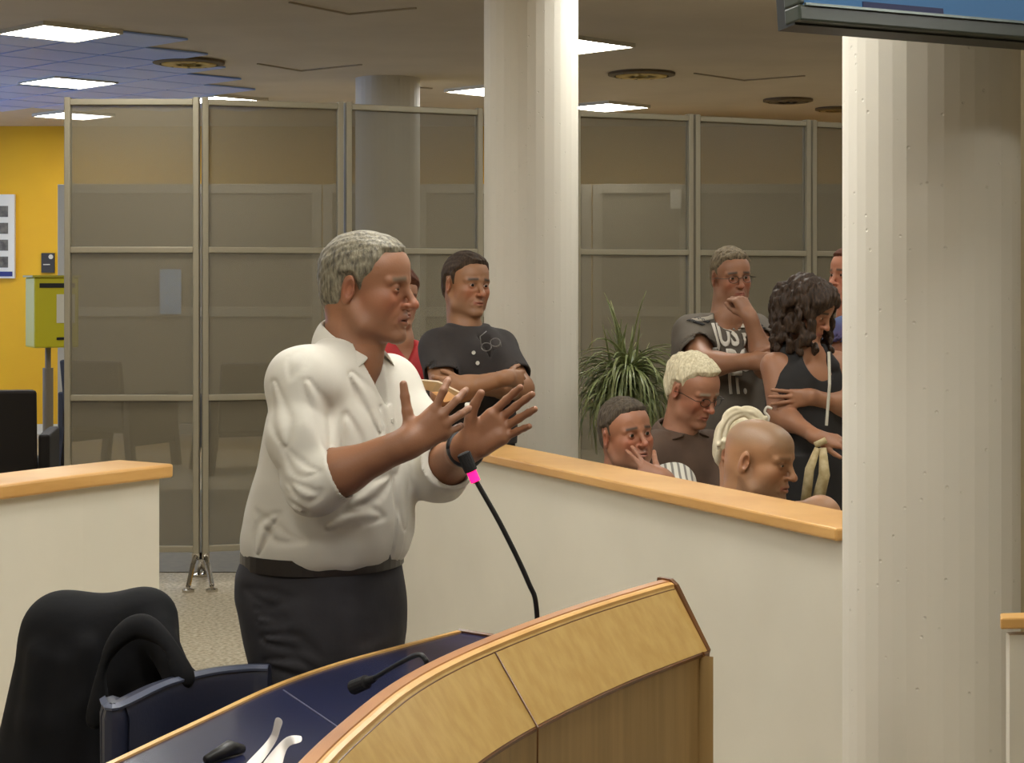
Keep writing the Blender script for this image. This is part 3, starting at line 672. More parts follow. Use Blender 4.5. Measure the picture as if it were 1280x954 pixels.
def head_ops(xf, fat=0., nose=1., jaw=1., brow=1., lid=.0036, mouth_open=0., ear=1., cr=1.):
    o = []; A = lambda p, k=.012: o.append(('add', p, k*xf.s))
    A(ell((-.014, 0, .034), (.098, .0745, .082*cr), xf=xf), 0)
    A(ell((.036, 0, .038), (.052, .062, .056*cr), xf=xf), .03)
    A(ell((.030, 0, -.030), (.056, .058+fat*.5, .070), xf=xf), .03)
    A(ell((-.045, 0, -.02), (.058, .062, .06), xf=xf), .03)
    for s in (-1, 1):
        A(rc((-.012, s*(.056+fat), -.045), (.018, s*(.050*jaw+fat), -.083), .015, .016, xf), .02)
        A(rc((.018, s*(.050*jaw+fat), -.083), (.074, s*.013, -.106), .016, .015, xf), .02)
        A(ell((.055, s*.043, -.024), (.026, .019+fat*.4, .022), xf=xf), .02)
        A(ell((.032, s*(.043+fat), -.055), (.032, .016+fat*.6, .034), xf=xf), .025)
    A(ell((.034, 0, -.078), (.048, .044+fat, .034), xf=xf), .02)
    A(ell((.078, 0, -.103), (.015, .019, .014), xf=xf), .014)
    A(ell((.072, 0, -.064), (.022, .030, .026), xf=xf), .016)
    for s in (-1, 1): A(rc((.084, s*.012, .019), (.070, s*.048, .017), .0095*brow, .0075*brow, xf), .012)
    for s in (-1, 1): o.append(('sub', ell((.100, s*.031, -.002), (.023, .019, .0145), xf=xf), .014*xf.s))
    for s in (-1, 1):
        A(ell((.0725, s*.031, 0), (.0148, .0148, .0136), xf=xf), .004)
        o.append(('sub', ell((.090, s*.031, -.0005), (.013, .0122, lid), xf=xf), .0012*xf.s))
    n = nose
    A(rc((.084, 0, .014), (.084+.024*n, 0, -.028), .0065, .0085, xf), .012)
    A(ell((.084+.026*n, 0, -.034), (.0115, .0115, .0105), xf=xf), .008)
    for s in (-1, 1): A(ell((.097, s*.0125, -.038), (.0115, .0075, .0085), xf=xf), .006)
    for s in (-1, 1): o.append(('sub', ell((.104, s*.0065, -.0455), (.006, .0032, .004), xf=xf), .003*xf.s))
    m = mouth_open
    for s in (-1, 1):
        A(rc((.0945, s*.003, -.0625), (.080, s*.025, -.0675), .0052, .003, xf), .005)
        A(rc((.0930, 0, -.0745-m), (.079, s*.022, -.0690-m*.4), .0062, .003, xf), .005)
    o.append(('sub', ell((.096, 0, -.0685-m*.5), (.012, .021, .0014+m*.5), xf=xf), .002*xf.s))
    for s in (-1, 1):
        o.append(('sub', rc((.100, s*.016, -.041), (.085, s*.031, -.068), .0025, .002, xf), .010*xf.s))   # nasolabial fold
        Re = np.array([[math.cos(.35*s), -math.sin(.35*s), 0], [math.sin(.35*s), math.cos(.35*s), 0], [0, 0, 1]])
        Rt = np.array([[math.cos(.18), 0, math.sin(.18)], [0, 1, 0], [-math.sin(.18), 0, math.cos(.18)]])
        e = ear
        A(ell((-.014, s*.0775, -.008), (.0185*e, .0075, .0315*e), Re @ Rt, xf), .006)
        o.append(('sub', ell((-.008, s*.0855, -.006), (.0110*e, .0085, .020*e), Re @ Rt, xf), .003*xf.s))
        A(ell((-.002, s*.077, -.012), (.004, .005, .006), xf=xf), .004)
    return o
def head_col(xf, base, lips=(150, 84, 72), brow=(70, 56, 44), scalp=None, stubble=.18, red=.3, brow_t=1.):
    b = np.array(lin(base)); lp = np.array(lin(lips)); br = np.array(lin(brow)); rd = np.array(lin((188, 96, 72)))
    n1 = wav(3, 60, .5); n2 = wav(5, 18, .6)
    def f(V):
        q = xf.l(V); x, y, z = q.T; X, Y, Z = [V[:, i].astype(f4) for i in range(3)]
        c = np.tile(b, (len(V), 1)); c *= (1+.10*np.clip(n1(X, Y, Z)+n2(X, Y, Z), -1, 1))[:, None]
        inh = (np.abs(y) < .1) & (z > -.14) & (z < .13) & (np.abs(x) < .14)
        def mixc(w, col):
            w = np.clip(w*inh, 0, 1)[:, None]; nonlocal c; c = c*(1-w)+np.array(col)*w
        ay = np.abs(y)
        g = lambda d, s: np.exp(-(d/s)**2)
        mixc(red*(g(z+.03, .03)*g(ay-.042, .025)*(x > .01)+g(z+.036, .014)*g(y, .016)*(x > .085)+.8*(ay > .076)*(x < .01)*g(z+.008, .04)), rd)
        mixc(stubble*(1/(1+np.exp((z+.052)/.006)))*(x > -.03)*(z > -.125), lin((96, 84, 76)))
        if scalp is not None: mixc(scalp[1]/(1+np.exp(-(z-.045+np.clip(x, -.05, .1)*-.2+.35*np.clip(x-.045, 0, 1))/.008))*1., lin(scalp[0]))
        mixc(.75*((np.abs(z+.0685+.18*ay*0) < .0125) & (ay < .024) & (x > .078))*g(z+.0685, .0075), lp)
        mixc(brow_t*g(z-.0225-.10*np.clip(.032-ay, -.02, .02), .0052)*np.clip((ay-.010)/.006, 0, 1)*np.clip((.053-ay)/.006, 0, 1)*(x > .05), br)
        mixc(.45*(ay > .078)*g(x+.008, .010)*g(z+.006, .018), lin((92, 44, 32)))  # shade of the ear hollow painted into the skin colour
        mixc(.28*g(z+.078-1.1*(ay-.03), .003)*(x > .07)*(ay > .014)*(ay < .03), lin((96, 54, 42)))
        mixc(.55*g(z-.0055, .0028)*g(ay-.031, .014)*(x > .068), lin((52, 34, 28)))
        mixc(.30*g(z+.011, .006)*g(ay-.031, .015)*(x > .065), lin((120, 70, 56)))
        return c
    return f
HAIR_SHORT = [(.090, .082), (.125, .11), (.06, .19), (-.18, .19), (-.18, -.095), (-.075, -.092), (-.040, -.065), (-.038, -.010), (-.030, .022), (-.004, .024), (.004, -.018), (.017, -.018), (.020, .024), (.046, .042), (.056, .072)]
def hair_ops(xf, poly, t=.009, top=0., seed=1, amp=.0016, freq=320, cr=1., back=0., kx=.004, axis=(.3, 0, 1), swirl=0.):
    o = [('add', ell((-.016-back*.5, 0, .034+top*.5), (.098+t+back*.5, .0755+t*.8, .083*cr+t+top*.5), xf=xf), 0),
         ('add', ell((.036, 0, .040+top*.5), (.052+t*.9, .062+t*.8, .056*cr+t+top*.5), xf=xf), .03*xf.s),
         ('add', ell((-.045, 0, -.02), (.058+t, .062+t*.8, .06+t), xf=xf), .03*xf.s)]
    if swirl: o.append(('off', Pr(xf.o-.2, xf.o+.2, wav(seed+9, 90, swirl)), 0))
    o.append(('off', Pr(xf.o-.2, xf.o+.2, wav(seed, freq, amp, xf.R @ np.array(axis, float), 5.)), 0))
    if poly is not None:
        pf = poly2(poly, xf); nz = wav(seed+3, 260, .0022); w = .016*xf.s
        o.append(('off', Pr(xf.o-.17, xf.o+.17, lambda X, Y, Z: (np.clip((pf(X, Y, Z)+w)/w, 0, 1)*f4((t+.0035)*xf.s)).astype(f4)), 0))
        o.append(('cut', Pr(xf.o-.25, xf.o+.25, lambda X, Y, Z: pf(X, Y, Z)+nz(X, Y, Z)), kx))
    return o
def hair_mat(name, a, b, rough=.75):
    return mat(name, a, rough, col2=b, scale=150, stretch=(1, 1, .25), bump=.6, bscale=260, detail=3, lo=.3, hi=.72, spec=.25)

def hand_ops(w, X, N, T, s=1., curl=(20, 25, 28, 32), spread=(9, 2, -5, -12), thumb=(35, 10), thumb_out=.25, r0=1., k2=None):
    """w wrist, X towards the fingers, N out of the back of the hand, T towards the thumb"""
    X = np.array(X, float); X /= np.linalg.norm(X); N = np.array(N, float); N -= X*(N @ X); N /= np.linalg.norm(N)
    t = np.cross(X, N); T = t if t @ np.array(T, float) > 0 else -t; w = np.array(w, float)
    L = lambda x, y, z: w+s*(X*x+T*y+N*z)
    o = []; A = lambda p, k: o.append(('add', p, k*s))
    kn = [(.088, .027, 0), (.092, .007, .003), (.087, -.013, .001), (.078, -.030, -.004)]
    ph = [(.042, .025, .020), (.046, .029, .021), (.042, .027, .020), (.033, .020, .018)]
    for (x, y, z) in kn: A(rc(L(0, y*.45, 0), L(x-.004, y, z-.004), .0165*s, .0125*s), .018)
    A(rc(L(-.02, 0, 0), L(.01, 0, 0), .024*s, .023*s), .02)
    A(rc(L(.03, -.022, -.008), L(.07, -.02, -.010), .013*s, .011*s), .015)
    for i in range(4):
        p = L(*kn[i]); a = math.radians(spread[i]); d0 = X*math.cos(a)+T*math.sin(a); c = 0; rr = [.0092, .0085, .0078, .0070] if i < 3 else [.0082, .0075, .0068, .0062]
        cu = curl[i] if isinstance(curl[i], (tuple, list)) else (curl[i], curl[i], curl[i]*.7)
        for j in range(3):
            c += math.radians(cu[j]); d = d0*math.cos(c)-N*math.sin(c); q = p+d*ph[i][j]*s; A(rc(p, q, rr[j]*s*r0, rr[j+1]*s*r0), .004 if j else .007); p = q
    a = math.radians(thumb[0]); b = math.radians(thumb[1]); p = L(.018, .018, -.008)
    for j, (l, ra, rb) in enumerate(((.042, .0150, .0120), (.032, .0115, .0102), (.027, .0102, .0085))):
        aa = a-b*j; d = X*math.cos(aa)+T*math.sin(aa)-N*thumb_out; d /= np.linalg.norm(d); q = p+d*l*s; A(rc(p, q, ra*s, rb*s), .014 if j == 0 else .004); p = q
    return o, (np.min([q[1].lo for q in o], 0)-.01, np.max([q[1].hi for q in o], 0)+.01)
def tube_ops(pts, rs, k=.02):
    return [('add', rc(a, b, ra, rb), k) for a, b, ra, rb in zip(pts[:-1], pts[1:], rs[:-1], rs[1:])]

class Person:
    def __init__(s, label, base, psi, chest, zfeet=0.):
        s.label = label; s.base = np.array([base[0], base[1], zfeet], float); s.psi = psi; s.skin = []; s.fine = []
        a = math.radians(psi); s.F = np.array([math.cos(a), math.sin(a), 0]); s.L = np.array([-s.F[1], s.F[0], 0]); s.U = np.array([0, 0, 1.])
        s.kids = []
    def head(s, o, R, sc=1., vox=.0025, **k):
        s.xf = Xf(o, R, sc); s.skin += head_ops(s.xf, **k); e = .16*sc; s.fine.append((s.xf.o-e, s.xf.o+e, vox)); return s.xf
    def neck(s, base, r=.056, r2=.062): s.skin.append(('add', rc(s.xf.w((-.032, 0, -.05)), base, r*s.xf.s, r2), .025)); s.skin.append(('add', rc(s.xf.w((.01, 0, -.075)), base+s.F*.02, .032, .05), .03))
    def arm(s, pts, rs=(.048, .044, .040, .027)):
        a, e, w = [np.array(p, float) for p in pts]
        m = e+(w-e)*.3
        s.skin += tube_ops([a, e, m, w], rs, .03)
    def hand(me, *a, vox=.003, **k):
        o, b = hand_ops(*a, **k); me.skin += o; me.fine.append((b[0], b[1], vox))
    def legs(s, hip_z, knee=None, seated=False, off_=.09, r=.085):
        for sg in (-1, 1):
            h = s.base+s.L*sg*off_+s.U*(hip_z-s.base[2])
            if seated: k = h+s.F*.42+s.U*.02; f = k+s.F*.02; f[2] = .08
            else: k = h*.5+s.base*.5+s.L*sg*off_*.5; k = s.base+s.L*sg*off_*1.05+s.U*(hip_z*.53)+s.F*.02; f = s.base+s.L*sg*off_*1.1+s.U*.09
            s.skin += tube_ops([h, k, f], [r*.9, .052, .036], .04); s.skin.append(('add', rc(f-s.U*.04, f+s.F*.15-s.U*.055, .038, .030), .02))
            s.kids.append((h, k, f))
    def finish(s, coarse=.014, colf=None, eyes=True, iris=(62, 44, 30), look=0.):
        b = surf('body', s.skin, coarse, M_skin, None, s.fine, colf)
        b.name = 'person'; s.o = b; tag(b, s.label, 'person')
        if eyes:
            for y in (-.031, .031): eyeball(s.xf, y, b, iris, look=look)
        return b
def trousers(p, m, top_z, sl, extra=.018, name='trousers', voxel=.009, wr=.0018):
    ops = [('add', loft(sl, p.psi), 0)]
    for h, k, f in p.kids:
        f2 = f.copy(); f2[2] = .07
        ops += tube_ops([h, k, f2], [.098, .070, .062], .04)
    ops.append(('off', Pr(*bounds(ops), wav(7, 42, wr, (0, 0, 1), .4)), 0))
    return surf(name, ops, voxel, m, p.o)
def shoes(p, m):
    for h, k, f in p.kids:
        g = f.copy(); g[2] = .045
        surf('shoe', [('add', rc(g-p.F*.06, g+p.F*.02, .042, .044), 0), ('add', ell(g+p.F*.12-p.U*.008, (.10, .048, .036), facing(p.psi)), .03)], .008, m, p.o)
def glasses(xf, m, name='glasses', z=-.004):
    q = MB()
    for s in (-1, 1):
        pts = [xf.w((.104-.012*abs(math.sin(a))*0-.20*(abs(.031*s+.022*math.cos(a))-.01), s*.032+.0215*math.cos(a), z+.0155*math.sin(a))) for a in np.linspace(0, 2*math.pi, 25)]
        q.tube(pts, .0013*xf.s, 6)
        q.tube([xf.w((.094, s*.0535, z+.004)), xf.w((.088, s*.074, z+.005)), xf.w((.02, s*.079, z+.004)), xf.w((-.018, s*.080, z-.004))], .0014*xf.s, 6)
    q.tube([xf.w((.102, -.0105, z+.003)), xf.w((.107, 0, z+.006)), xf.w((.102, .0105, z+.003))], .0013*xf.s, 6)
    return q.build(name, m)

# ================================================================ the speaker
d0 = 3.9
def Q(px, py, d=d0): return P(px, py, d)
LBL = 'grey-haired speaker in a white shirt standing in profile, both hands raised'
B = np.array([(404-640)*d0/FP, d0]); p = Person(LBL, B, -28, None)
xf = p.head(Q(461, 358), facing(-20, 4, 0), 1.0, vox=.0020, fat=.002, nose=1.05, jaw=1.1, lid=.0018, mouth_open=.0012, brow=1.02, cr=.96)
nb = Q(438, 452); p.neck(nb, .060, .066)
shc = Q(428, 478)                                   # between the shoulders
def row(z_py, c_px, a, b, d=d0): q = Q(c_px, z_py, d); return (q[2], q[0], q[1], a, b)
tors = [row(724, 402, .175, .155), row(690, 407, .175, .150), row(640, 418, .175, .150), row(580, 424, .165, .125), row(520, 428, .175, .105), row(478, 430, .165, .085), row(456, 434, .10, .06), row(442, 437, .05, .045)]
p.skin.append(('add', loft(tors, -28, grow=-.022), .03))
p.legs(.86, off_=.09, r=.09)
S1, E1, W1 = Q(377, 484, 3.73), Q(393, 606, 3.66), Q(511, 553, 3.60)
S2, E2, W2 = Q(484, 488, 4.06), Q(547, 590, 3.93), Q(583, 560, 3.76)
p.arm((S1, E1, W1), (.044, .043, .045, .031)); p.arm((S2, E2, W2), (.044, .043, .044, .032))
p.hand(W1, (.80, .05, .56), (.15, -1, .1), (-.6, 0, .8), s=.95, curl=((0, 38, 34), (12, 30, 26), (22, 30, 22), (36, 34, 24)), spread=(30, 10, -4, -14), thumb=(66, 2), thumb_out=.05, vox=.0024)
p.hand(W2, (.80, -.1, .60), (.1, 1, .1), (-.55, 0, .8), s=1.02, curl=((8, 10, 8), (10, 12, 8), (12, 14, 10), (16, 16, 12)), spread=(6, 2, -3, -8), thumb=(44, 10), thumb_out=.18, vox=.0024)
o = p.finish(.013, head_col(xf, (143, 98, 70), lips=(120, 70, 58), brow=(104, 88, 70), stubble=.15), iris=(70, 50, 36))
hp = [(.092, .079), (.125, .11), (.06, .19), (-.18, .19), (-.18, -.10), (-.070, -.104), (-.030, -.076), (-.024, -.030), (-.022, .016), (-.008, .018), (-.003, -.026), (.020, -.030), (.028, .016), (.044, .034), (.056, .074)]
surf('hair', hair_ops(xf, hp, t=.007, top=.003, cr=.96, amp=.0012, seed=11, axis=(1, 0, .35), swirl=.0008), .0021, mat('grey_hair', (66, 60, 48), .6, col2=(142, 134, 112), scale=150, stretch=(1, 1, .3), bump=.5, bscale=260, detail=4, lo=.3, hi=.7), o)
# shirt: torso and both sleeves as one garment
ws = (168, 167, 152)
M_shirt = mat('white_shirt', (205, 200, 188), .8, col2=(198, 193, 181), scale=6, bump=.12, bscale=14)
g = .012
st = [row(704, 409, .172, .150), row(692, 410, .192, .166), row(672, 412, .198, .170), row(640, 415, .196, .168), row(580, 424, .190, .150), row(520, 427, .192, .128), row(478, 429, .180, .104), row(458, 434, .125, .080), row(440, 437, .075, .062), row(428, 438, .066, .060)]
sh = [('add', loft(st, -28), 0)]
C1 = E1+(W1-E1)*.285; C2 = E2+(W2-E2)*.42
u1 = (W1-E1)/np.linalg.norm(W1-E1); u2 = (W2-E2)/np.linalg.norm(W2-E2)
m1 = (S1+E1)/2+np.array([-.012, 0, 0])
sh.append(('add', comp([rc(S1, m1, .068, .074), rc(m1, E1, .074, .064), rc(E1, C1+u1*.03, .062, .056)], .03, cuts=[(C1, u1)]), .022))
m2 = (S2+E2)/2
sh.append(('add', comp([rc(S2, m2, .076, .070), rc(m2, E2, .070, .064), rc(E2, C2+u2*.03, .064, .060)], .03, cuts=[(C2, u2)]), .03))
# rolled cuffs stand a little proud
sh.append(('add', comp([rc(C1-u1*.036, C1+u1*.04, .060, .060)], .01, cuts=[(C1+u1*.002, u1), (C1-u1*.036, -u1)]), .004))
sh.append(('add', comp([rc(C2-u2*.055, C2+u2*.04, .063, .063)], .01, cuts=[(C2+u2*.002, u2), (C2-u2*.052, -u2)]), .004))
sh.append(('sub', rc(C1-u1*.002, C1+u1*.05, .050, .054), .003)); sh.append(('sub', rc(C2-u2*.004, C2+u2*.05, .053, .055), .003))
sh += [('add', rc(Q(416, 455, 3.85), S1+p.U*.010, .050, .060), .04), ('add', rc(nb-p.U*.030-p.F*.01, S1+p.U*.010, .058, .064), .04), ('add', rc(nb-p.U*.045-p.F*.01, S2+p.U*.012, .058, .062), .04)]
# folds
def crease(ops, items, dd, fl=.35):
    lo0, hi0 = bounds(ops)
    for pts, amp, w in items:
        pp = catmull([P(a, b, c) for a, b, c in pts], 4)
        def f(X, Y, Z, pp=pp, amp=amp, w=w):
            best = None; n = len(pp)-1
            for k in range(n):
                a, b = pp[k], pp[k+1]; sx = np.array([1, fl, 1]); A_ = a*sx; B_ = b*sx; ab = B_-A_; L_ = ab @ ab
                x = X-f4(A_[0]); y = Y*f4(fl)-f4(A_[1]); z = Z-f4(A_[2]); t = np.clip((x*f4(ab[0])+y*f4(ab[1])+z*f4(ab[2]))/f4(L_), 0, 1)
                d = (x-t*f4(ab[0]))**2+(y-t*f4(ab[1]))**2+(z-t*f4(ab[2]))**2
                tw = 1-.85*np.abs((k+t)/n-.45)*1.6; d = d/np.maximum(tw, .15)**2
                best = d if best is None else np.minimum(best, d)
            g_ = best/f4(w*w); r_ = np.sqrt(g_)
            return (-f4(amp*.78)*np.exp(-g_)+f4(amp*.62)*np.exp(-(r_-f4(1.9))**2*2)).astype(f4)
        lo = np.min(pp, 0)-w*4.2; hi = np.max(pp, 0)+w*4.2; lo[1] -= .1; hi[1] += .1
        ops.append(('off', Pr(lo, hi, f), 0))
crease(sh, [([(326, 600, 3.62), (350, 632, 3.6), (388, 646, 3.6)], .008, .011), ([(320, 560, 3.64), (340, 598, 3.6), (372, 626, 3.58)], .007, .010), ([(316, 640, 3.75), (345, 672, 3.7), (384, 680, 3.68)], .007, .010),
            ([(350, 598, 3.58), (384, 622, 3.57), (404, 612, 3.57)], .006, .009), ([(384, 480, 3.66), (402, 520, 3.66), (408, 565, 3.65)], .005, .012), ([(352, 560, 3.6), (374, 588, 3.58), (400, 590, 3.58)], .004, .009),
            ([(430, 640, 3.70), (470, 612, 3.74), (500, 590, 3.80)], .007, .012), ([(410, 660, 3.70), (450, 645, 3.72), (488, 650, 3.76)], .005, .012), ([(440, 470, 3.78), (462, 500, 3.78), (476, 540, 3.8)], .006, .011),
            ([(340, 480, 3.66), (350, 530, 3.62), (356, 560, 3.6)], .005, .012), ([(322, 690, 3.76), (330, 660, 3.74), (352, 640, 3.7)], .006, .010), ([(385, 440, 3.72), (372, 455, 3.70), (364, 480, 3.68)], .005, .010),
            ([(432, 520, 3.72), (440, 560, 3.72), (436, 600, 3.7)], .006, .012), ([(505, 560, 3.9), (500, 610, 3.85), (505, 660, 3.85)], .005, .010)], 0)
lo_, hi_ = bounds(sh); sh.append(('off', Pr(lo_, hi_, wav(21, 26, .0032, (0, 0, 1), 2.)), 0)); sh.append(('off', Pr(lo_, hi_, wav(22, 70, .0010, (.5, 0, -.8), 3.)), 0))
low = EYE-(700-HOR)*d0/FP; sh.append(('off', Pr(lo_, (hi_[0], hi_[1], low+.12), lambda X, Y, Z: (np.sin(X*f4(70)+Y*f4(40)+np.sin(Z*30)*f4(1.5))*np.clip((low+.12-Z)/.12, 0, 1)*f4(.0022)).astype(f4)), 0))
# open front: V at the collar, slit of the placket
Fs = p.F; Ls = p.L
Vt = Q(446, 430, 3.9)+Fs*.10; Vb = Q(427, 512, 3.9)+Fs*.122
def vcut(X, Y, Z):
    x = (X-f4(Vb[0]))*f4(Ls[0])+(Y-f4(Vb[1]))*f4(Ls[1]); fz = (X-f4(Vb[0]))*f4(Fs[0])+(Y-f4(Vb[1]))*f4(Fs[1]); z = Z-f4(Vb[2])
    return np.maximum(np.abs(x)-np.minimum(np.maximum(z, 0)*f4(.34), f4(.042)), np.maximum(-z, -fz-f4(.075))).astype(f4)
sh.append(('sub', Pr(Vb-np.array([.2, .2, .01]), Vb+np.array([.2, .2, .25]), vcut), .004))
# placket band down the middle
def placket(X, Y, Z):
    x = (X-f4(Vb[0]))*f4(Ls[0])+(Y-f4(Vb[1]))*f4(Ls[1]); fz = (X-f4(Vb[0]))*f4(Fs[0])+(Y-f4(Vb[1]))*f4(Fs[1])
    on_ = (fz > -.12)
    return (np.where((np.abs(x) < .017) & on_, -.0022, 0)+np.where((np.abs(x+.020) < .004) & on_, .0035, 0)).astype(f4)
sh.append(('off', Pr((lo_[0], lo_[1], low), (hi_[0], hi_[1], Vb[2]), placket), 0))
surf('shirt', sh, .0042, M_shirt, o)
# collar
cc = Q(440, 432, 3.9); q = MB(); rows = []
for i, th in enumerate(np.linspace(-150, 150, 61)):
    a = math.radians(th); ab_ = abs(th); dirv = -Fs*math.cos(a)+Ls*math.sin(a)
    zt_ = np.interp(ab_, [0, 60, 110, 150], [.060, .045, .010, -.020]); zl_ = np.interp(ab_, [0, 55, 95, 114, 118, 150], [.018, -.002, -.042, -.060, -.058, -.026]); rl_ = np.interp(ab_, [0, 60, 100, 116, 150], [.086, .094, .108, .114, .078])
    tp = cc+dirv*.064+p.U*(zt_-.004); md = cc+dirv*.070+p.U*zt_; lw = cc+dirv*rl_+p.U*zl_
    rows.append((cc+dirv*.063+p.U*(zt_-.03), tp, md, (md+lw)/2+dirv*.004, lw))
for r_ in rows: q.v += [tuple(v) for v in r_]
for i in range(len(rows)-1):
    for k in range(4): q.f.append((i*5+k, i*5+k+1, (i+1)*5+k+1, (i+1)*5+k)); q.mi.append(0)
co_ = link('collar', q.mesh('collar'), M_shirt, o, True); so = co_.modifiers.new('solid', 'SOLIDIFY'); so.thickness = .0035; su = co_.modifiers.new('sub', 'SUBSURF'); su.levels = su.render_levels = 2
for k in range(6):
    c = Vb-p.U*(.02+.078*k); zc = c[2]; rr_ = np.interp(zc, [r_[0] for r_ in st[::-1]][::-1][::-1] if False else sorted(r_[0] for r_ in st), [r_[4] for r_ in sorted(st)]); cx_ = np.interp(zc, sorted(r_[0] for r_ in st), [r_[1] for r_ in sorted(st)])
    cpt = np.array([cx_, d0, zc])+Fs*(rr_+.0035); bq = MB(); bq.tube([cpt-Fs*.003, cpt+Fs*.002], .0055, 12); bq.build('button', mat('pearl_button', (200, 196, 184), .3), o)
M_trs = mat('charcoal_trousers', (46, 44, 48), .85, col2=(38, 36, 40), scale=12, bump=.25, bscale=30)
tr = [row(872, 413, .15, .12), row(840, 412, .172, .145), row(790, 408, .182, .165), row(745, 401, .186, .176), row(715, 401, .184, .172), row(692, 404, .176, .162), row(684, 405, .172, .158)]
ops = [('add', loft(tr, -28), 0)]
for h, k, f in p.kids: f2 = f.copy(); f2[2] = .07; ops += tube_ops([h, k, f2], [.105, .078, .066], .04)
crease(ops, [([(302, 738, 3.76), (340, 752, 3.70), (384, 748, 3.66)], .006, .010), ([(322, 776, 3.74), (352, 782, 3.66), (384, 745, 3.66)], .006, .009), ([(328, 800, 3.72), (370, 812, 3.66), (430, 848, 3.66)], .008, .012),
             ([(330, 830, 3.72), (372, 840, 3.68), (420, 862, 3.68)], .007, .011), ([(318, 762, 3.74), (340, 772, 3.68), (366, 770, 3.66)], .006, .008), ([(400, 730, 3.66), (440, 760, 3.68), (480, 765, 3.74)], .003, .012), ([(420, 820, 3.66), (460, 810, 3.7), (494, 790, 3.8)], .006, .011), ([(386, 712, 3.66), (386, 735, 3.66), (382, 752, 3.66)], .004, .005)], 0)
lo_, hi_ = bounds(ops); ops.append(('off', Pr(lo_, hi_, wav(31, 34, .003, (1, 0, .2), 3.)), 0))
surf('trousers', ops, .006, M_trs, o)
bt = [row(706, 402, .183, .168), row(690, 404, .180, .166)]
q = MB(); pts = []
for a in np.linspace(0, 2*math.pi, 49): pts.append(tuple((np.array([Q(403, 698)[0], d0])+p.F[:2]*.173*math.cos(a)*1.0+p.L[:2]*.186*math.sin(a))))
zb_ = Q(0, 704)[2]; q.sweep(pts, [(0, zb_), (0, zb_+.034), (.004, zb_+.034), (.004, zb_)]); q.build('belt', mat('dark_belt', (36, 30, 28), .4), o, smooth=False)
shoes(p, M_black)
# wrist watch
ax = u2; c = W2-u2*.005; e1 = np.cross(ax, (0, 0, 1)); e1 /= np.linalg.norm(e1); e2 = np.cross(ax, e1); q = MB()
pts = [c+(e1*math.cos(a)+e2*math.sin(a))*.0365 for a in np.linspace(0, 2*math.pi, 25)]; q.tube(pts, .008, 8, flat=1.)
w_ = q.build('wristwatch', mat('dark_strap', (30, 28, 30), .4), smooth=True); tag(w_, 'dark wristwatch on the raised far wrist of the speaker', 'watch')
q = MB(); q.tube([c-e1*.028+np.array([0, -.012, 0]), c-e1*.028+np.array([-.002, -.022, 0])], .016, 20); q.build('watch_case', M_chrome, w_)
# ================================================================ audience
def tee(p, rows_, sleeves, m, name='shirt', grow=0., vox=.0055, neck=None, seed=40, fold_=.0028, extra=(), wfreq=34):
    """sleeves: list of (shoulder, elbow, t of the sleeve end along shoulder->elbow(1)->wrist(2), radii, wrist)"""
    ops = [('add', loft(rows_, p.psi), 0)]
    for S_, E_, W_, t, r0, r1 in sleeves:
        u = (E_-S_)/np.linalg.norm(E_-S_)
        if t <= 1:
            c = S_+(E_-S_)*t; ops.append(('add', comp([rc(S_, c+u*.04, r0, r1)], .02, cuts=[(c, u)]), .04)); ops.append(('sub', rc(c-u*.008, c+u*.05, r1-.007, r1-.005), .002))
        else:
            u = (W_-E_)/np.linalg.norm(W_-E_); c = E_+(W_-E_)*(t-1); ops.append(('add', comp([rc(S_, E_, r0, r1), rc(E_, c+u*.03, r1, r1*.9)], .03, cuts=[(c, u)]), .04))
    ops += list(extra)
    lo_, hi_ = bounds(ops)
    ops.append(('off', Pr(lo_, hi_, wav(seed, wfreq, fold_, (.4, 0, 1), 2.)), 0))
    if neck is not None: ops.append(('sub', neck, .004))
    return surf(name, ops, vox, m, p.o), ops
def torso_rows(neck_xy, hips_xy, zs_neck, z_hip, a, b, belly=1.):
    """generic trunk from the hips to the base of the neck"""
    H = zs_neck-z_hip; out = []
    for t, fa, fb in ((0, .86, 1.0*belly), (.14, .90, 1.06*belly), (.30, .88, 1.04*belly), (.50, .93, 1.0), (.68, 1.0, .98), (.78, .97, .90), (.86, .84, .78), (.93, .58, .60), (1.0, .36, .46)):
        z = z_hip+H*t; out.append((z, hips_xy[0]+(neck_xy[0]-hips_xy[0])*t, hips_xy[1]+(neck_xy[1]-hips_xy[1])*t, a*fa, b*fb))
    return out

# ---- man with crossed arms, dark polo shirt
D = 7.2
p = Person('man in a dark polo shirt with arms crossed standing by the middle column', (P(590, 500, D)[0], D), -52, None)
xf = p.head(P(583.5, 356, D), facing(-54, 2, -3), 1.06, vox=.003, nose=1.05, fat=.003, lid=.0036, brow=1.2, jaw=1.05)
nb = P(580, 408, D); p.neck(nb, .060, .07)
rows_ = torso_rows(P(586, 400, D)[:2], P(592, 400, D)[:2], nb[2]-.0, .93, .19, .115, 1.1)
p.skin.append(('add', loft(rows_, p.psi, grow=-.02), .03)); p.legs(.86)
S1, E1, W1 = P(545, 433, D-.10), P(556, 492, D-.26), P(634, 472, D-.36)
S2, E2, W2 = P(625, 433, D+.12), P(652, 486, D-.06), P(580, 482, D-.33)
p.arm((S1, E1, W1), (.055, .052, .046, .03)); p.arm((S2, E2, W2), (.052, .048, .044, .03))
p.hand(W1, (.7, .7, -.1), (.5, -.7, .1), (0, 0, 1), s=.9, curl=(35, 38, 40, 42), vox=.004)
p.hand(W2, (-.9, .2, .0), (0, -1, .1), (0, 0, 1), s=.95, curl=(25, 28, 30, 32), vox=.004)
o = p.finish(.014, head_col(xf, (148, 106, 76), brow=(56, 44, 36), stubble=.12), iris=(40, 28, 20))
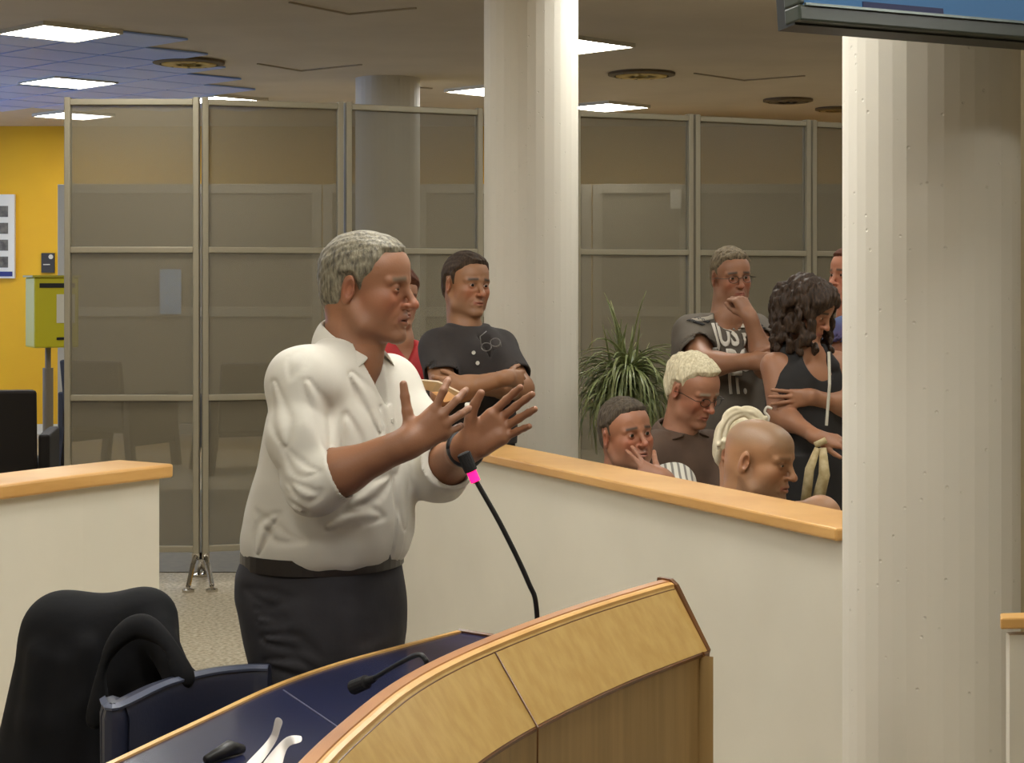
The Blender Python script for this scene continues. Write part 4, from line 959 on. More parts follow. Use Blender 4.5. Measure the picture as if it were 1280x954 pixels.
hp = [(.092, .086), (.13, .11), (.06, .2), (-.18, .2), (-.18, -.095), (-.070, -.092), (-.040, -.06), (-.038, -.02), (-.034, .022), (-.008, .026), (.000, -.010), (.018, -.006), (.030, .040), (.052, .056), (.066, .078)]
surf('hair', hair_ops(xf, hp, t=.009, top=.006, seed=12, amp=.0018, axis=(1, 0, .2)), .0028, hair_mat('dark_hair', (42, 32, 25), (74, 58, 44)), o)
M_polo = mat('dark_polo', (54, 48, 46), .85, col2=(44, 39, 38), scale=10, bump=.15, bscale=30)
vb = P(592, 447, D)+p.F*.13
def vneck(vb, F, L, sl, wmax, back=.06):
    def f(X, Y, Z):
        x = (X-f4(vb[0]))*f4(L[0])+(Y-f4(vb[1]))*f4(L[1]); fz = (X-f4(vb[0]))*f4(F[0])+(Y-f4(vb[1]))*f4(F[1]); z = Z-f4(vb[2])
        return np.maximum(np.abs(x)-np.minimum(np.maximum(z, 0)*f4(sl), f4(wmax)), np.maximum(-z, -fz-f4(back))).astype(f4)
    return Pr(vb-np.array([.2, .2, .01]), vb+np.array([.2, .2, .22]), f)
rw = [(z, x, y, a*1.04+.012, b*1.04+.012) for z, x, y, a, b in rows_]
shoulders = [('add', rc(nb-p.U*.035, S1+p.U*.004, .052, .055), .05), ('add', rc(nb-p.U*.035, S2+p.U*.004, .052, .055), .05)]
tee(p, rw, [(S1, E1, W1, .66, .066, .074), (S2, E2, W2, .72, .062, .070)], M_polo, neck=vneck(vb, p.F, p.L, .42, .06), extra=shoulders, seed=41, name='polo_shirt')
for i, (px, py) in enumerate(((592, 441), (597, 454))):
    c = P(px, py, D-.147); q = MB(); q.tube([c+np.array([0, .008, 0]), c], .008, 12); q.build('button', mat('pearl_button', ()), o)
M_jean = mat('dark_jeans', (34, 34, 40), .85, bump=.2, bscale=30)
trousers(p, M_jean, .95, [(z, rows_[0][1], rows_[0][2], .175+.0*z, .135) for z in (.80, .9, .97)]); shoes(p, M_black)
# spectacles hooked in the open collar
q = MB(); c0 = P(611, 430, D-.15)
for dx, dz in ((-.010, -.012), (.026, .006)):
    q.tube([c0+np.array([dx+.02*math.cos(a), .012*math.sin(a), dz+.016*math.sin(a)]) for a in np.linspace(0, 2*math.pi, 21)], .0022, 6)
q.tube([c0+np.array([-.03, .0, -.01]), c0+np.array([-.035, .01, .03]), c0+np.array([-.01, .03, .05])], .0022, 6); q.tube([c0+np.array([.046, .0, .01]), c0+np.array([.05, .01, -.01]), c0+np.array([.02, .01, -.022])], .0022, 6)
tag(q.build('spectacles', mat('wire_grey', (120, 116, 112), .3, metal=.6), smooth=True), 'thin spectacles hanging from the collar of the dark polo shirt', 'spectacles')

# ---- woman in red behind the speaker
D = 7.55
p = Person('woman in a red top almost hidden behind the speaker head and shoulder', (P(500, 500, D)[0], D), -70, None)
xf = p.head(P(498, 372, D), facing(-60, 6, 0), .98, vox=.004, nose=.85, brow=.7)
nb = P(500, 425, D); p.neck(nb, .048, .055)
rows_ = torso_rows(P(500, 400, D)[:2], P(500, 400, D)[:2], nb[2], .9, .165, .10)
p.skin.append(('add', loft(rows_, p.psi, grow=-.015), .03)); p.legs(.83, off_=.08)
S1, E1, W1 = P(462, 445, D-.02), P(462, 520, D-.05), P(515, 520, D-.30)
S2, E2, W2 = P(536, 447, D+.04), P(545, 520, D-.06), P(552, 503, D-.33)
p.arm((S1, E1, W1), (.044, .040, .036, .025)); p.arm((S2, E2, W2), (.044, .040, .036, .025))
p.hand(W2, (.1, -.5, .7), (.9, -.2, .2), (0, -.6, .6), s=.88, vox=.004); p.hand(W1, (.6, -.3, .3), (0, -.5, -.8), (0, .4, .8), s=.88, vox=.004)
o = p.finish(.016, head_col(xf, (156, 112, 86), brow=(80, 50, 36), stubble=0))
hp = [(.088, .070), (.13, .11), (.06, .2), (-.18, .2), (-.18, -.15), (-.02, -.15), (.010, -.12), (.012, -.02), (.030, .02), (.060, .05)]
surf('hair', hair_ops(xf, hp, t=.017, top=.010, seed=13, amp=.003, freq=180, axis=(0, 0, 1)), .004, hair_mat('auburn_hair', (66, 34, 22), (104, 60, 38)), o)
M_red = mat('red_fabric', (176, 44, 46), .75, col2=(160, 38, 40), scale=8, bump=.15, bscale=25)
rw = [(z, x, y, a+.014, b+.014) for z, x, y, a, b in rows_]
tee(p, rw, [(S1, E1, W1, .45, .062, .062), (S2, E2, W2, .45, .062, .062)], M_red, neck=vneck(P(503, 452, D)+p.F*.1, p.F, p.L, .6, .08), seed=43, name='top', vox=.007)
trousers(p, M_jean, .93, [(z, rows_[0][1], rows_[0][2], .165, .125) for z in (.78, .88, .95)]); shoes(p, M_black)
# what she holds / what lies before her
q = MB(); a = P(513, 473, 6.72); b = P(548, 476, 6.66); c = P(578, 491, 6.62); e = P(540, 488, 6.80)
q.add([a, b, c, P(566, 498, 6.72), e, P(522, 482, 6.84)], [(0, 1, 4, 5), (1, 2, 3, 4)]); bk = q.build('leaflet', mat('cream_paper', (222, 204, 176), .6)); so = bk.modifiers.new('solid', 'SOLIDIFY'); so.thickness = .006; tag(bk, 'open cream leaflet held between the speaker hands and the man in black', 'leaflet')
q = MB(); q.add([P(540, 490, 6.64), P(560, 489, 6.62), P(574, 499, 6.60), P(556, 503, 6.62)], [(0, 1, 2, 3)]); bk = q.build('leaflet', mat('orange_paper', (214, 160, 104), .6)); so = bk.modifiers.new('solid', 'SOLIDIFY'); so.thickness = .004; tag(bk, 'orange-tinted sheet right under the cream leaflet', 'leaflet')
x, y = P(586, 541, 6.45)[:2]
t = empty('bottle', (x, y, 1.0), 'small bottle with a white cap standing on the wall cap behind the speaker hands', 'bottle')
q = MB(); q.lathe([(.001, 0), (.024, 0), (.026, .01), (.026, .055), (.016, .085), (.011, .105), (.011, .125), (.001, .125)], (x, y, 1.0), 20); q.build('bottle_body', mat('clear_plastic', (190, 186, 172), .15), t, smooth=True)
q = MB(); q.lathe([(.0268, .012), (.0272, .012), (.0272, .05), (.0268, .05)], (x, y, 1.0), 20); q.build('label_band', mat('green_label', (70, 140, 96), .5), t)
q = MB(); q.lathe([(.001, .15), (.012, .15), (.015, .145), (.015, .122), (.001, .122)], (x, y, 1.0), 20); q.build('bottle_cap', mat('white_cap', (226, 222, 210), .4), t, smooth=True)

# ---- man with glasses, grey T-shirt, hand at his mouth
D = 7.6
p = Person('man with glasses in a grey T-shirt with bold white lettering, hand at his mouth', (P(905, 500, D)[0], D), -76, None)
xf = p.head(P(914, 346, D), facing(-73, 4, 3), 1.0, vox=.003, nose=1.0, lid=.004, brow=1.1)
nb = P(908, 398, D); p.neck(nb, .062, .07)
rows_ = torso_rows(P(906, 400, D)[:2], P(903, 400, D)[:2], nb[2]+.01, .92, .205, .125, 1.18)
p.skin.append(('add', loft(rows_, p.psi, grow=-.02), .03)); p.legs(.86)
S1, E1, W1 = P(863, 415, D-.02), P(880, 456, D-.22), P(934, 452, D-.36)
S2, E2, W2 = P(945, 413, D+.02), P(958, 458, D-.28), P(937, 396, D-.30)
p.arm((S1, E1, W1), (.058, .056, .048, .032)); p.arm((S2, E2, W2), (.055, .052, .046, .030))
p.hand(W1, (1, -.1, .05), (0, -1, .2), (0, 0, 1), s=.95, curl=(20, 25, 28, 30), vox=.004)
p.hand(W2, (-.46, .22, .90), (.5, -.8, .1), (-.6, -.3, .2), s=.95, curl=((60, 85, 50), (65, 85, 50), (70, 85, 50), (75, 85, 50)), spread=(4, 1, -2, -5), thumb=(30, 20), thumb_out=.5, vox=.0032)
o = p.finish(.014, head_col(xf, (148, 104, 77), brow=(60, 48, 40), stubble=.15), iris=(46, 32, 24))
hp = [(.090, .080), (.13, .11), (.06, .2), (-.18, .2), (-.18, -.095), (-.070, -.092), (-.040, -.06), (-.038, -.02), (-.034, .022), (-.008, .026), (.002, -.000), (.016, .002), (.026, .040), (.046, .056), (.060, .076)]
surf('hair', hair_ops(xf, hp, t=.008, top=.008, seed=14, amp=.0022, axis=(0, 0, 1)), .003, hair_mat('grey_brown_hair', (74, 64, 50), (138, 124, 100)), o)
tag(glasses(xf, mat('wire_dark', (50, 46, 44), .3, metal=.6)), 'thin wire glasses on the man in the grey lettered T-shirt', 'glasses')
M_tee = mat('grey_tee', (98, 90, 80), .9, col2=(88, 80, 70), scale=9, bump=.12, bscale=30)
rw = [(z, x, y, a*1.03+.014, b*1.03+.014) for z, x, y, a, b in rows_]
shoulders = [('add', rc(nb-p.U*.03, S1+p.U*.002, .054, .060), .05), ('add', rc(nb-p.U*.03, S2+p.U*.002, .054, .058), .05)]
c = nb+p.F*.08+p.U*.02
ts, _ = tee(p, rw, [(S1, E1, W1, .66, .070, .086), (S2, E2, W2, .42, .064, .076)], M_tee, neck=ell(c, (.085, .085, .075)), extra=shoulders, seed=45, name='t_shirt')
trousers(p, M_jean, .95, [(z, rows_[0][1], rows_[0][2], .185, .15) for z in (.80, .9, .97)]); shoes(p, M_black)

def march(ops, pts, dirs, step=.004, n=90):
    """drop points along dirs until they meet the implicit surface"""
    pts = np.array(pts, float); out = pts.copy(); done = np.zeros(len(pts), bool)
    prs = [(o_[0], o_[1], o_[2]) for o_ in ops]
    def ev(V):
        X, Y, Z = [V[:, i].astype(f4)[:, None, None] for i in range(3)]; res = None
        for kd, pr, k in prs:
            if pr.f.__qualname__.startswith('loft'):
                d = np.array([pr.f(V[i:i+1, 0].astype(f4)[:, None, None], V[i:i+1, 1].astype(f4)[None, :, None], V[i:i+1, 2].astype(f4)[None, None, :])[0, 0, 0] for i in range(len(V))], f4)[:, None, None]
            else: d = pr.f(X, Y, Z)
            if kd == 'add': res = d if res is None else smin(res, d, k)
            elif kd == 'sub': res = smax(res, -d, k)
            elif kd == 'off': res = res+d
        return res.ravel()
    cur = pts.copy()
    for i in range(n):
        d = ev(cur); hit = d < .0025; done |= hit
        cur[~done] += dirs[~done]*np.clip(d[~done, None]*.7, .0008, .05)
        if done.all(): break
    return cur, done
# bold lettering printed on the chest: JUST / DO / IT.
def letter_text(txt, size, mat_, parent, centre, F, L, name='printed_lettering', ops=None, cond=.62):
    cu = bpy.data.curves.new(name, 'FONT'); cu.body = txt; cu.size = size; cu.align_x = 'CENTER'; cu.align_y = 'CENTER'; cu.extrude = 0; cu.offset = size*.035; cu.resolution_u = 3
    ob = bpy.data.objects.new(name, cu); C.objects.link(ob); dg = bpy.context.evaluated_depsgraph_get(); me = bpy.data.meshes.new_from_object(ob.evaluated_get(dg)); bpy.data.objects.remove(ob)
    bm = bmesh.new(); bm.from_mesh(me); bmesh.ops.triangulate(bm, faces=bm.faces); bmesh.ops.subdivide_edges(bm, edges=[e for e in bm.edges if e.calc_length() > size*.25], cuts=2); 
    R_ = np.array(L); src = []; 
    for v in bm.verts: src.append(np.array(centre)+R_*v.co.x*cond+np.array([0, 0, 1.])*v.co.y+np.array(F)*.12)
    P_, dn = march(ops, src, np.tile(-np.array(F), (len(src), 1)))
    P_ += np.array(F)*.0035
    for v, q_ in zip(bm.verts, P_): v.co = q_
    bm.to_mesh(me); bm.free(); me.materials.clear(); ob = link(name, me, mat_, parent); so = ob.modifiers.new('solid', 'SOLIDIFY'); so.thickness = .0015; so.offset = 1
    return ob
Mw = mat('white_print', (206, 200, 188), .7)
Lr = p.L.copy(); 
if Lr[0] < 0: Lr = -Lr
for txt, px, py, sz in (('JUST', 901, 419, .13), ('DO', 909, 450, .13), ('IT.', 905, 477, .13)):
    letter_text(txt, sz, Mw, ts, P(px, py, D)+p.F*.13, p.F, Lr, ops=_, cond=.6)
# striped shoulder panels, laid over the shoulder the same way (marched from above)
def panel(poly, m, name, ops, parent, n=10):
    """poly: four corners (x, y) seen from above/front; dropped onto the cloth"""
    A_, B_, C_, D_ = [np.array(v, float) for v in poly]; pts = []; 
    for i in range(n+1):
        for j in range(4): s_ = i/n; t_ = j/3; pts.append((A_*(1-s_)+B_*s_)*(1-t_)+(D_*(1-s_)+C_*s_)*t_)
    dr = np.tile(PD, (len(pts), 1)); Pq, dn = march(ops, np.array(pts)-PD*.15, dr); Pq -= PD*.003
    q = MB(); q.v = [tuple(v) for v in Pq]
    for i in range(n):
        for j in range(3): q.f.append((i*4+j, i*4+j+1, i*4+j+5, i*4+j+4)); q.mi.append(0)
    o_ = link(name, q.mesh(name), m, parent, True); so = o_.modifiers.new('solid', 'SOLIDIFY'); so.thickness = .002; so.offset = 0; return o_
PD = np.array([0, .75, -.66])
Mp = mat('pale_tee_panel', (150, 142, 128), .9); Mk = mat('black_stripe', (26, 24, 24), .9); Ms = mat('pale_stripe', (196, 190, 178), .9)
def pxq(l): return [P(a, b, D-.12) for a, b in l]
panel(pxq([(893, 381), (860, 390), (866, 397), (893, 391)]), Mp, 'shoulder_panel', _, ts)
panel(pxq([(874, 383), (889, 395), (886, 399), (869, 386)]), Mk, 'stripe', _, ts)
panel(pxq([(864, 388), (882, 402), (878, 405), (859, 391)]), Mk, 'stripe', _, ts)
panel(pxq([(937, 383), (948, 389), (950, 396), (938, 392)]), Mp, 'shoulder_panel', _, ts)
for k in range(3): panel(pxq([(942+k*3.5, 400+k*6.5), (950+k*3, 392+k*7.5), (952+k*3, 395.5+k*7.5), (944+k*3.5, 403+k*6.5)]), Mk, 'stripe', _, ts)

# ---- woman with dark curls looking down
D = 6.9
p = Person('woman with dark curly hair and a black sleeveless top looking down, beside the front column', (P(1010, 500, D)[0], D), -60, None)
xf = p.head(P(1011, 386, D), facing(-36, 27, 0), .98, vox=.003, nose=.85, brow=.7, lid=.002, jaw=.9)
nb = P(1004, 437, D); p.neck(nb, .046, .054)
rows_ = torso_rows(P(1008, 400, D)[:2], P(1008, 400, D)[:2], nb[2], .86, .168, .10)
p.skin.append(('add', loft(rows_, p.psi, grow=-.004), .03)); p.legs(.80, off_=.08)
S1, E1, W1 = P(967, 457, D-.04), P(975, 518, D-.10), P(1022, 547, D-.28)
S2, E2, W2 = P(1046, 455, D+.06), P(1060, 508, D-.02), P(1012, 496, D-.12)
p.skin += [('add', rc(nb-p.U*.03, S1, .035, .045), .04), ('add', rc(nb-p.U*.03, S2, .035, .045), .04)]
p.arm((S1, E1, W1), (.046, .043, .038, .026)); p.arm((S2, E2, W2), (.046, .042, .038, .026))
p.hand(W1, (.95, -.2, -.15), (-.1, -.6, .8), (.2, -1, 0), s=.9, curl=(18, 22, 24, 28), vox=.0034)
p.hand(W2, (-.95, -.36, -.05), (.1, -1, .1), (0, .1, 1), s=.9, curl=(4, 8, 10, 12), spread=(10, 4, -3, -9), thumb=(20, 8), thumb_out=.9, vox=.0028)
o = p.finish(.012, head_col(xf, (156, 110, 82), brow=(40, 28, 24), stubble=0, lips=(150, 84, 78)))
hr = [('add', ell((-.020, 0, .040), (.115, .100, .092), xf=xf), 0), ('add', ell((-.055, 0, -.04), (.085, .105, .105), xf=xf), .04), ('add', ell((.03, 0, .055), (.070, .080, .068), xf=xf), .03)]
r_ = np.random.default_rng(8); zw = xf.o
for k in range(420):
    a = r_.uniform(0.55, 2*math.pi-.55); hgt = r_.uniform(-.165, .10); rad = .105+.015*r_.random()-.35*max(0, hgt-.03)
    c = xf.o+np.array([0, 0, hgt-.01]); f_ = facing(-36)
    pnt = c+f_[:, 0]*(math.cos(a)*rad-.03)+f_[:, 1]*math.sin(a)*rad*.98
    hr.append(('add', ell(pnt, (.012+.010*r_.random(), .010, .016), facing(r_.uniform(0, 360), r_.uniform(-40, 40))), .008))
hr.append(('off', Pr(zw-.3, zw+.3, wav(71, 150, .004)), 0)); hr.append(('off', Pr(zw-.3, zw+.3, wav(72, 300, .0025, (0, 0, 1), 2.)), 0))
hr.append(('sub', ell((.108, 0, -.03), (.062, .068, .095), xf=xf), .01))
surf('hair', hr, .004, hair_mat('dark_curly_hair', (34, 25, 19), (72, 54, 40), .5), o)
M_bt = mat('black_top', (36, 33, 32), .85, col2=(28, 26, 26), scale=9, bump=.15, bscale=30)
rw = [(z, x, y, a+.010, b+.012) for z, x, y, a, b in rows_]
scoop = ell(P(1011, 442, D)+p.F*.09, (.075, .085, .105), facing(p.psi))
ops = [('add', loft(rw, p.psi), 0), ('add', loft([(.50, rw[0][1], rw[0][2], .20, .15), (.70, rw[0][1], rw[0][2], .19, .14), (.92, rw[0][1], rw[0][2], .17, .12)], p.psi), .02)]
lo_, hi_ = bounds(ops); ops += [('off', Pr(lo_, hi_, wav(48, 36, .003)), 0), ('sub', scoop, .005), ('sub', ell(P(1003, 440, D-.0)-p.F*.1, (.07, .07, .07)), .005)]
for S_ in (S1, S2): ops.append(('sub', ell(S_+(S_-nb)*.18-p.U*.03, (.052, .075, .09)), .006))
for S_ in (S1, S2): s_m = nb+(S_-nb)*.56; ops += [('add', comp([rc(s_m-p.U*.03+p.F*.06, s_m+p.U*.022, .030, .028), rc(s_m+p.U*.022, s_m-p.U*.03-p.F*.06, .028, .030)], .02), .012)]
bt_ = surf('sleeveless_top', ops, .005, M_bt, o)
q = MB(); q.tube([P(1036, 440, D-.14), P(1037, 480, D-.17), P(1033, 532, D-.17)], .006, 6); tag(q.build('lanyard', mat('white_cord', (200, 196, 180), .6)), 'white cord hanging down the front of the curly-haired woman', 'lanyard')
trousers(p, mat('olive_skirt', (120, 114, 92), .85), .9, [(z, rows_[0][1], rows_[0][2], .15, .115) for z in (.35, .6, .85)], name='skirt'); shoes(p, M_black)
for k in range(4):
    c = E1+(S1-E1)*(.16+.13*k)
c = P(1022, 560, D-.33); q = MB()
q.tube([c, c+np.array([-.03, 0, -.08]), c+np.array([-.045, 0, -.2])], [.012, .018, .020], 10); q.tube([c+np.array([.02, 0, 0]), c+np.array([.025, 0, -.1]), c+np.array([.0, 0, -.2])], [.014, .022, .024], 10)
q.tube([c+np.array([-.01, 0, .01]), c+np.array([.03, -.01, .03])], .012, 8)
tag(q.build('scarf', mat('cream_gold_cloth', (206, 190, 150), .6, col2=(168, 148, 104), scale=26, bump=.5, bscale=60), smooth=True), 'cream and gold cloth hanging from the lowered hand of the curly-haired woman', 'scarf')
# ---- person behind the curly woman, mostly behind the front column
D = 7.5
p = Person('person in a blue shirt nearly all hidden behind the front column, beyond the curly-haired woman', (P(1066, 500, D)[0], D), -150, None)
xf = p.head(P(1064, 344, D), facing(-150, 0, 0), .98, vox=.004)
nb = P(1066, 395, D); p.neck(nb, .055, .065)
rows_ = torso_rows(P(1070, 400, D)[:2], P(1070, 400, D)[:2], nb[2], .9, .185, .12)
p.skin.append(('add', loft(rows_, p.psi, grow=-.02), .03)); p.legs(.84)
S1, E1, W1 = P(1056, 415, D-.15), P(1048, 480, D-.22), P(1052, 525, D-.3)
S2, E2, W2 = P(1100, 415, D+.05), P(1105, 490, D+.05), P(1090, 530, D-.1)
p.arm((S1, E1, W1), (.05, .046, .042, .03)); p.arm((S2, E2, W2))
p.hand(W1, (.3, -.2, -.9), (-1, -.3, 0), (0, -1, 0), s=.9, vox=.005); p.hand(W2, (-.2, -.2, -.9), (1, 0, 0), (0, -1, 0), s=.9, vox=.005)
o = p.finish(.014, head_col(xf, (176, 116, 88), stubble=.1))
surf('hair', hair_ops(xf, HAIR_SHORT, t=.012, seed=15), .004, hair_mat('auburn_hair', (66, 34, 22), (104, 60, 38)), o)
M_blue = mat('blue_shirt', (62, 80, 118), .8, col2=(92, 78, 120), scale=12)
tee(p, [(z, x, y, a+.014, b+.014) for z, x, y, a, b in rows_], [(S1, E1, W1, .30, .068, .068), (S2, E2, W2, .5, .068, .068)], M_blue, seed=47, vox=.008)
trousers(p, M_jean, .93, [(z, rows_[0][1]-.03, rows_[0][2]-.02, .21, .16) for z in (.62, .80, .9, 1.05)]); shoes(p, M_black)

# ---- seated row
M_seatm = mat('audience_chair_grey', (60, 58, 56), .6)
def aud_chair(p, label, zs=.44):
    t = empty('audience_chair', (p.base[0], p.base[1], 0), label, 'chair'); M = rotz(math.radians(p.psi), (p.base[0], p.base[1], 0))
    MB().box((-.24, -.23, zs-.08), (.24, .23, zs-.035), M=M).build('seat', M_seatm, t, bevel=.015)
    MB().box((-.34, -.22, zs-.02), (-.305, .22, zs+.34), M=M).build('backrest', M_seatm, t, bevel=.012)
    for sx in (-1, 1):
        for sy in (-1, 1):
            q = MB(); q.tube([M @ Vector((sx*.2, sy*.2, zs-.08)), M @ Vector((sx*.24, sy*.23, 0))], .012, 8); q.build('leg', M_chrome, t)
    q = MB(); 
    for sy in (-1, 1): q.tube([M @ Vector((-.24, sy*.18, zs-.06)), M @ Vector((-.325, sy*.18, zs+.05)), M @ Vector((-.325, sy*.18, zs+.3))], .011, 8)
    q.build('back_frame', M_chrome, t)
def seat_person(p, D, head_px, rows_):
    pass

# white-haired man
D = 6.45
p = Person('seated white-haired man with glasses in a brown shirt, reading downwards', (P(845, 600, D)[0], D+.12), -52, None)
xf = p.head(P(867, 488, D), facing(-50, 22, 0), 1.0, vox=.003, nose=1.05, lid=.0015, fat=-.001)
nb = P(848, 541, D+.04); p.neck(nb, .054, .064)
hx = p.base[:2]; rows_ = torso_rows(nb[:2], hx, nb[2], .48, .195, .115, 1.15)
p.skin.append(('add', loft(rows_, p.psi, grow=-.02), .03)); p.legs(.50, seated=True)
S1, E1, W1 = P(815, 566, D-.04), P(815, 640, D-.12), P(860, 660, D-.35)
S2, E2, W2 = P(885, 563, D+.14), P(902, 640, D+.02), P(890, 665, D-.25)
p.arm((S1, E1, W1)); p.arm((S2, E2, W2)); p.hand(W1, (.8, -.4, 0), (0, -.2, 1), (0, -1, 0), vox=.006); p.hand(W2, (-.2, -.8, 0), (0, -.2, 1), (-1, 0, 0), vox=.006)
o = p.finish(.014, head_col(xf, (158, 110, 84), brow=(150, 140, 124), stubble=.08, red=.4))
hp = [(.080, .090), (.13, .12), (.06, .2), (-.19, .2), (-.19, -.10), (-.070, -.10), (-.045, -.06), (-.040, -.02), (-.034, .018), (-.006, .024), (.002, .006), (.016, .010), (.020, .040), (.034, .062), (.050, .082)]
surf('hair', hair_ops(xf, hp, t=.012, top=.010, back=.010, seed=16, amp=.0028, freq=210, axis=(.6, 0, -1), swirl=.0015), .003, hair_mat('white_hair', (176, 164, 134), (226, 216, 186)), o)
tag(glasses(xf, mat('wire_dark', ())), 'thin glasses on the seated white-haired man', 'glasses')
M_br = mat('brown_shirt', (88, 68, 54), .85, col2=(76, 58, 46), scale=9, bump=.15, bscale=30)
shoulders = [('add', rc(nb-p.U*.03, S1+p.U*.004, .05, .062), .05), ('add', rc(nb-p.U*.03, S2+p.U*.004, .05, .06), .05)]
bs, _ = tee(p, [(z, x, y, a+.014, b+.014) for z, x, y, a, b in rows_], [(S1, E1, W1, .8, .07, .07), (S2, E2, W2, .8, .068, .068)], M_br, neck=vneck(P(866, 572, D)+p.F*.10, p.F, p.L, .5, .045), extra=shoulders, seed=49)
def collar(p, cc, parent, m, rt=.072, rl=.100, zt=(.035, .02, -.005, -.02), zl=(0., -.015, -.05, -.03), sc=1.):
    q = MB(); n = 0; rows = []
    for th in np.linspace(-150, 150, 41):
        a = math.radians(th); ab_ = abs(th); dv_ = -p.F*math.cos(a)+p.L*math.sin(a); t_ = np.interp(ab_, [0, 60, 110, 150], zt); l_ = np.interp(ab_, [0, 60, 115, 150], zl); rr_ = np.interp(ab_, [0, 60, 115, 150], [rl-.01, rl, rl+.015, rt+.012])
        rows.append((cc+dv_*rt*sc+p.U*(t_-.02), cc+dv_*(rt+.005)*sc+p.U*t_, cc+dv_*rr_*sc+p.U*l_))
    for r_ in rows: q.v += [tuple(v) for v in r_]
    for i in range(len(rows)-1):
        for k in (0, 1): q.f.append((i*3+k, i*3+k+1, i*3+k+4, i*3+k+3)); q.mi.append(0)
    c_ = link('collar', q.mesh('collar'), m, parent, True); so = c_.modifiers.new('solid', 'SOLIDIFY'); so.thickness = .004; su = c_.modifiers.new('sub', 'SUBSURF'); su.levels = su.render_levels = 1
    return c_
collar(p, nb+p.F*.006+p.U*.028, bs, M_br, rl=.108)
trousers(p, M_jean, .5, [(z, hx[0], hx[1], .185, .15) for z in (.42, .50, .58)]); shoes(p, M_black); aud_chair(p, 'chair under the seated white-haired man, hidden by the half wall')

# man with fingers at his nose
D = 6.15
p = Person('seated man with short dark hair and two fingers against his nose, nearest the plant', (P(782, 640, D)[0], D+.08), -62, None)
xf = p.head(P(783, 543, D), facing(-61, -4, 5), 1.02, vox=.0028, nose=1.05, lid=.0042, fat=.003, brow=1.15)
nb = P(777, 597, D+.03); p.neck(nb, .060, .068)
hx = p.base[:2]; rows_ = torso_rows(nb[:2], hx, nb[2], .42, .19, .115, 1.1)
p.skin.append(('add', loft(rows_, p.psi, grow=-.02), .03)); p.legs(.46, seated=True)
S1, E1, W1 = P(742, 625, D-.08), P(748, 700, D-.15), P(790, 710, D-.35)
S2, E2, W2 = P(842, 606, D+.06), P(862, 640, D-.2), P(828, 596, D-.24)
p.arm((S1, E1, W1)); p.arm((S2, E2, W2)); p.hand(W1, (.8, -.4, 0), (0, -.2, 1), (0, -1, 0), vox=.006)
p.hand(W2, (-.85, .05, .30), (-.1, -.9, .5), (.1, -.2, 1), s=.86, curl=((8, 12, 10), (8, 14, 12), (60, 80, 50), (65, 80, 50)), spread=(44, 38, 0, -5), thumb=(58, -8), thumb_out=.35, vox=.003)
o = p.finish(.014, head_col(xf, (150, 102, 76), brow=(52, 42, 34), stubble=.22, red=.35), iris=(36, 26, 20))
hp = [(.088, .080), (.13, .11), (.06, .2), (-.18, .2), (-.18, -.095), (-.070, -.092), (-.040, -.06), (-.038, -.02), (-.034, .022), (-.008, .026), (.000, -.020), (.018, -.018), (.022, .036), (.040, .050), (.058, .074)]
surf('hair', hair_ops(xf, hp, t=.006, top=.009, seed=17, amp=.0016, axis=(0, 0, 1)), .0028, hair_mat('short_dark_hair', (50, 42, 34), (92, 82, 68)), o)
M_ws = mat('pale_striped_shirt', (190, 184, 172), .8, bump=.1, bscale=30)
N_ = M_ws.node_tree; wv = N_.nodes.new('ShaderNodeTexWave'); wv.inputs['Scale'].default_value = 14; tc_ = N_.nodes.new('ShaderNodeTexCoord'); N_.links.new(tc_.outputs['Object'], wv.inputs[0]); rp = N_.nodes.new('ShaderNodeValToRGB'); rp.color_ramp.elements[0].color = (*lin((120, 116, 108)), 1); rp.color_ramp.elements[0].position = .2; rp.color_ramp.elements[1].color = (*lin((206, 202, 190)), 1); rp.color_ramp.elements[1].position = .4
N_.links.new(wv.outputs[0], rp.inputs[0]); N_.links.new(rp.outputs[0], N_.nodes['Principled BSDF'].inputs['Base Color'])
shoulders = [('add', rc(nb-p.U*.03, S1+p.U*.004, .05, .062), .05), ('add', rc(nb-p.U*.03, S2+p.U*.004, .05, .06), .05)]
bs, _ = tee(p, [(z, x, y, a+.014, b+.014) for z, x, y, a, b in rows_], [(S1, E1, W1, 1.5, .068, .06), (S2, E2, W2, 1.55, .07, .06)], M_ws, neck=vneck(P(790, 640, D)+p.F*.11, p.F, p.L, .5, .05), extra=shoulders, seed=51)
collar(p, nb+p.F*.006+p.U*.012, bs, M_ws, rt=.076)
trousers(p, M_jean, .46, [(z, hx[0], hx[1], .18, .15) for z in (.40, .47, .55)]); shoes(p, M_black); aud_chair(p, 'chair under the seated man with fingers at his nose, hidden by the half wall', .42)

# shaven-headed man
D = 5.3
p = Person('shaven-headed man in a black vest seated right behind the half wall, looking down', (P(925, 700, D)[0]-.02, D+.04), -36, None)
xf = p.head(P(951, 573, D), facing(-33, 10, 0), 1.04, vox=.0022, nose=1.0, lid=.0024, fat=.004, cr=.93, brow=1.35, jaw=1.08)
nb = P(927, 640, D+.03); p.neck(nb, .066, .074)
hx = p.base[:2]; rows_ = torso_rows(nb[:2], hx, nb[2], .42, .20, .125, 1.1)
p.skin.append(('add', loft(rows_, p.psi, grow=-.004), .03)); p.legs(.46, seated=True)
S1, E1, W1 = P(896, 690, D-.02), P(908, 760, D-.02), P(960, 770, D-.16)
S2, E2, W2 = P(1026, 646, D+.12), P(1040, 720, D-.05), P(1000, 750, D-.3)
p.skin += [('add', rc(nb-p.U*.03, S1, .045, .055), .05), ('add', rc(nb-p.U*.03, S2, .045, .055), .05), ('add', ell(S2, (.052, .06, .062)), .02)]
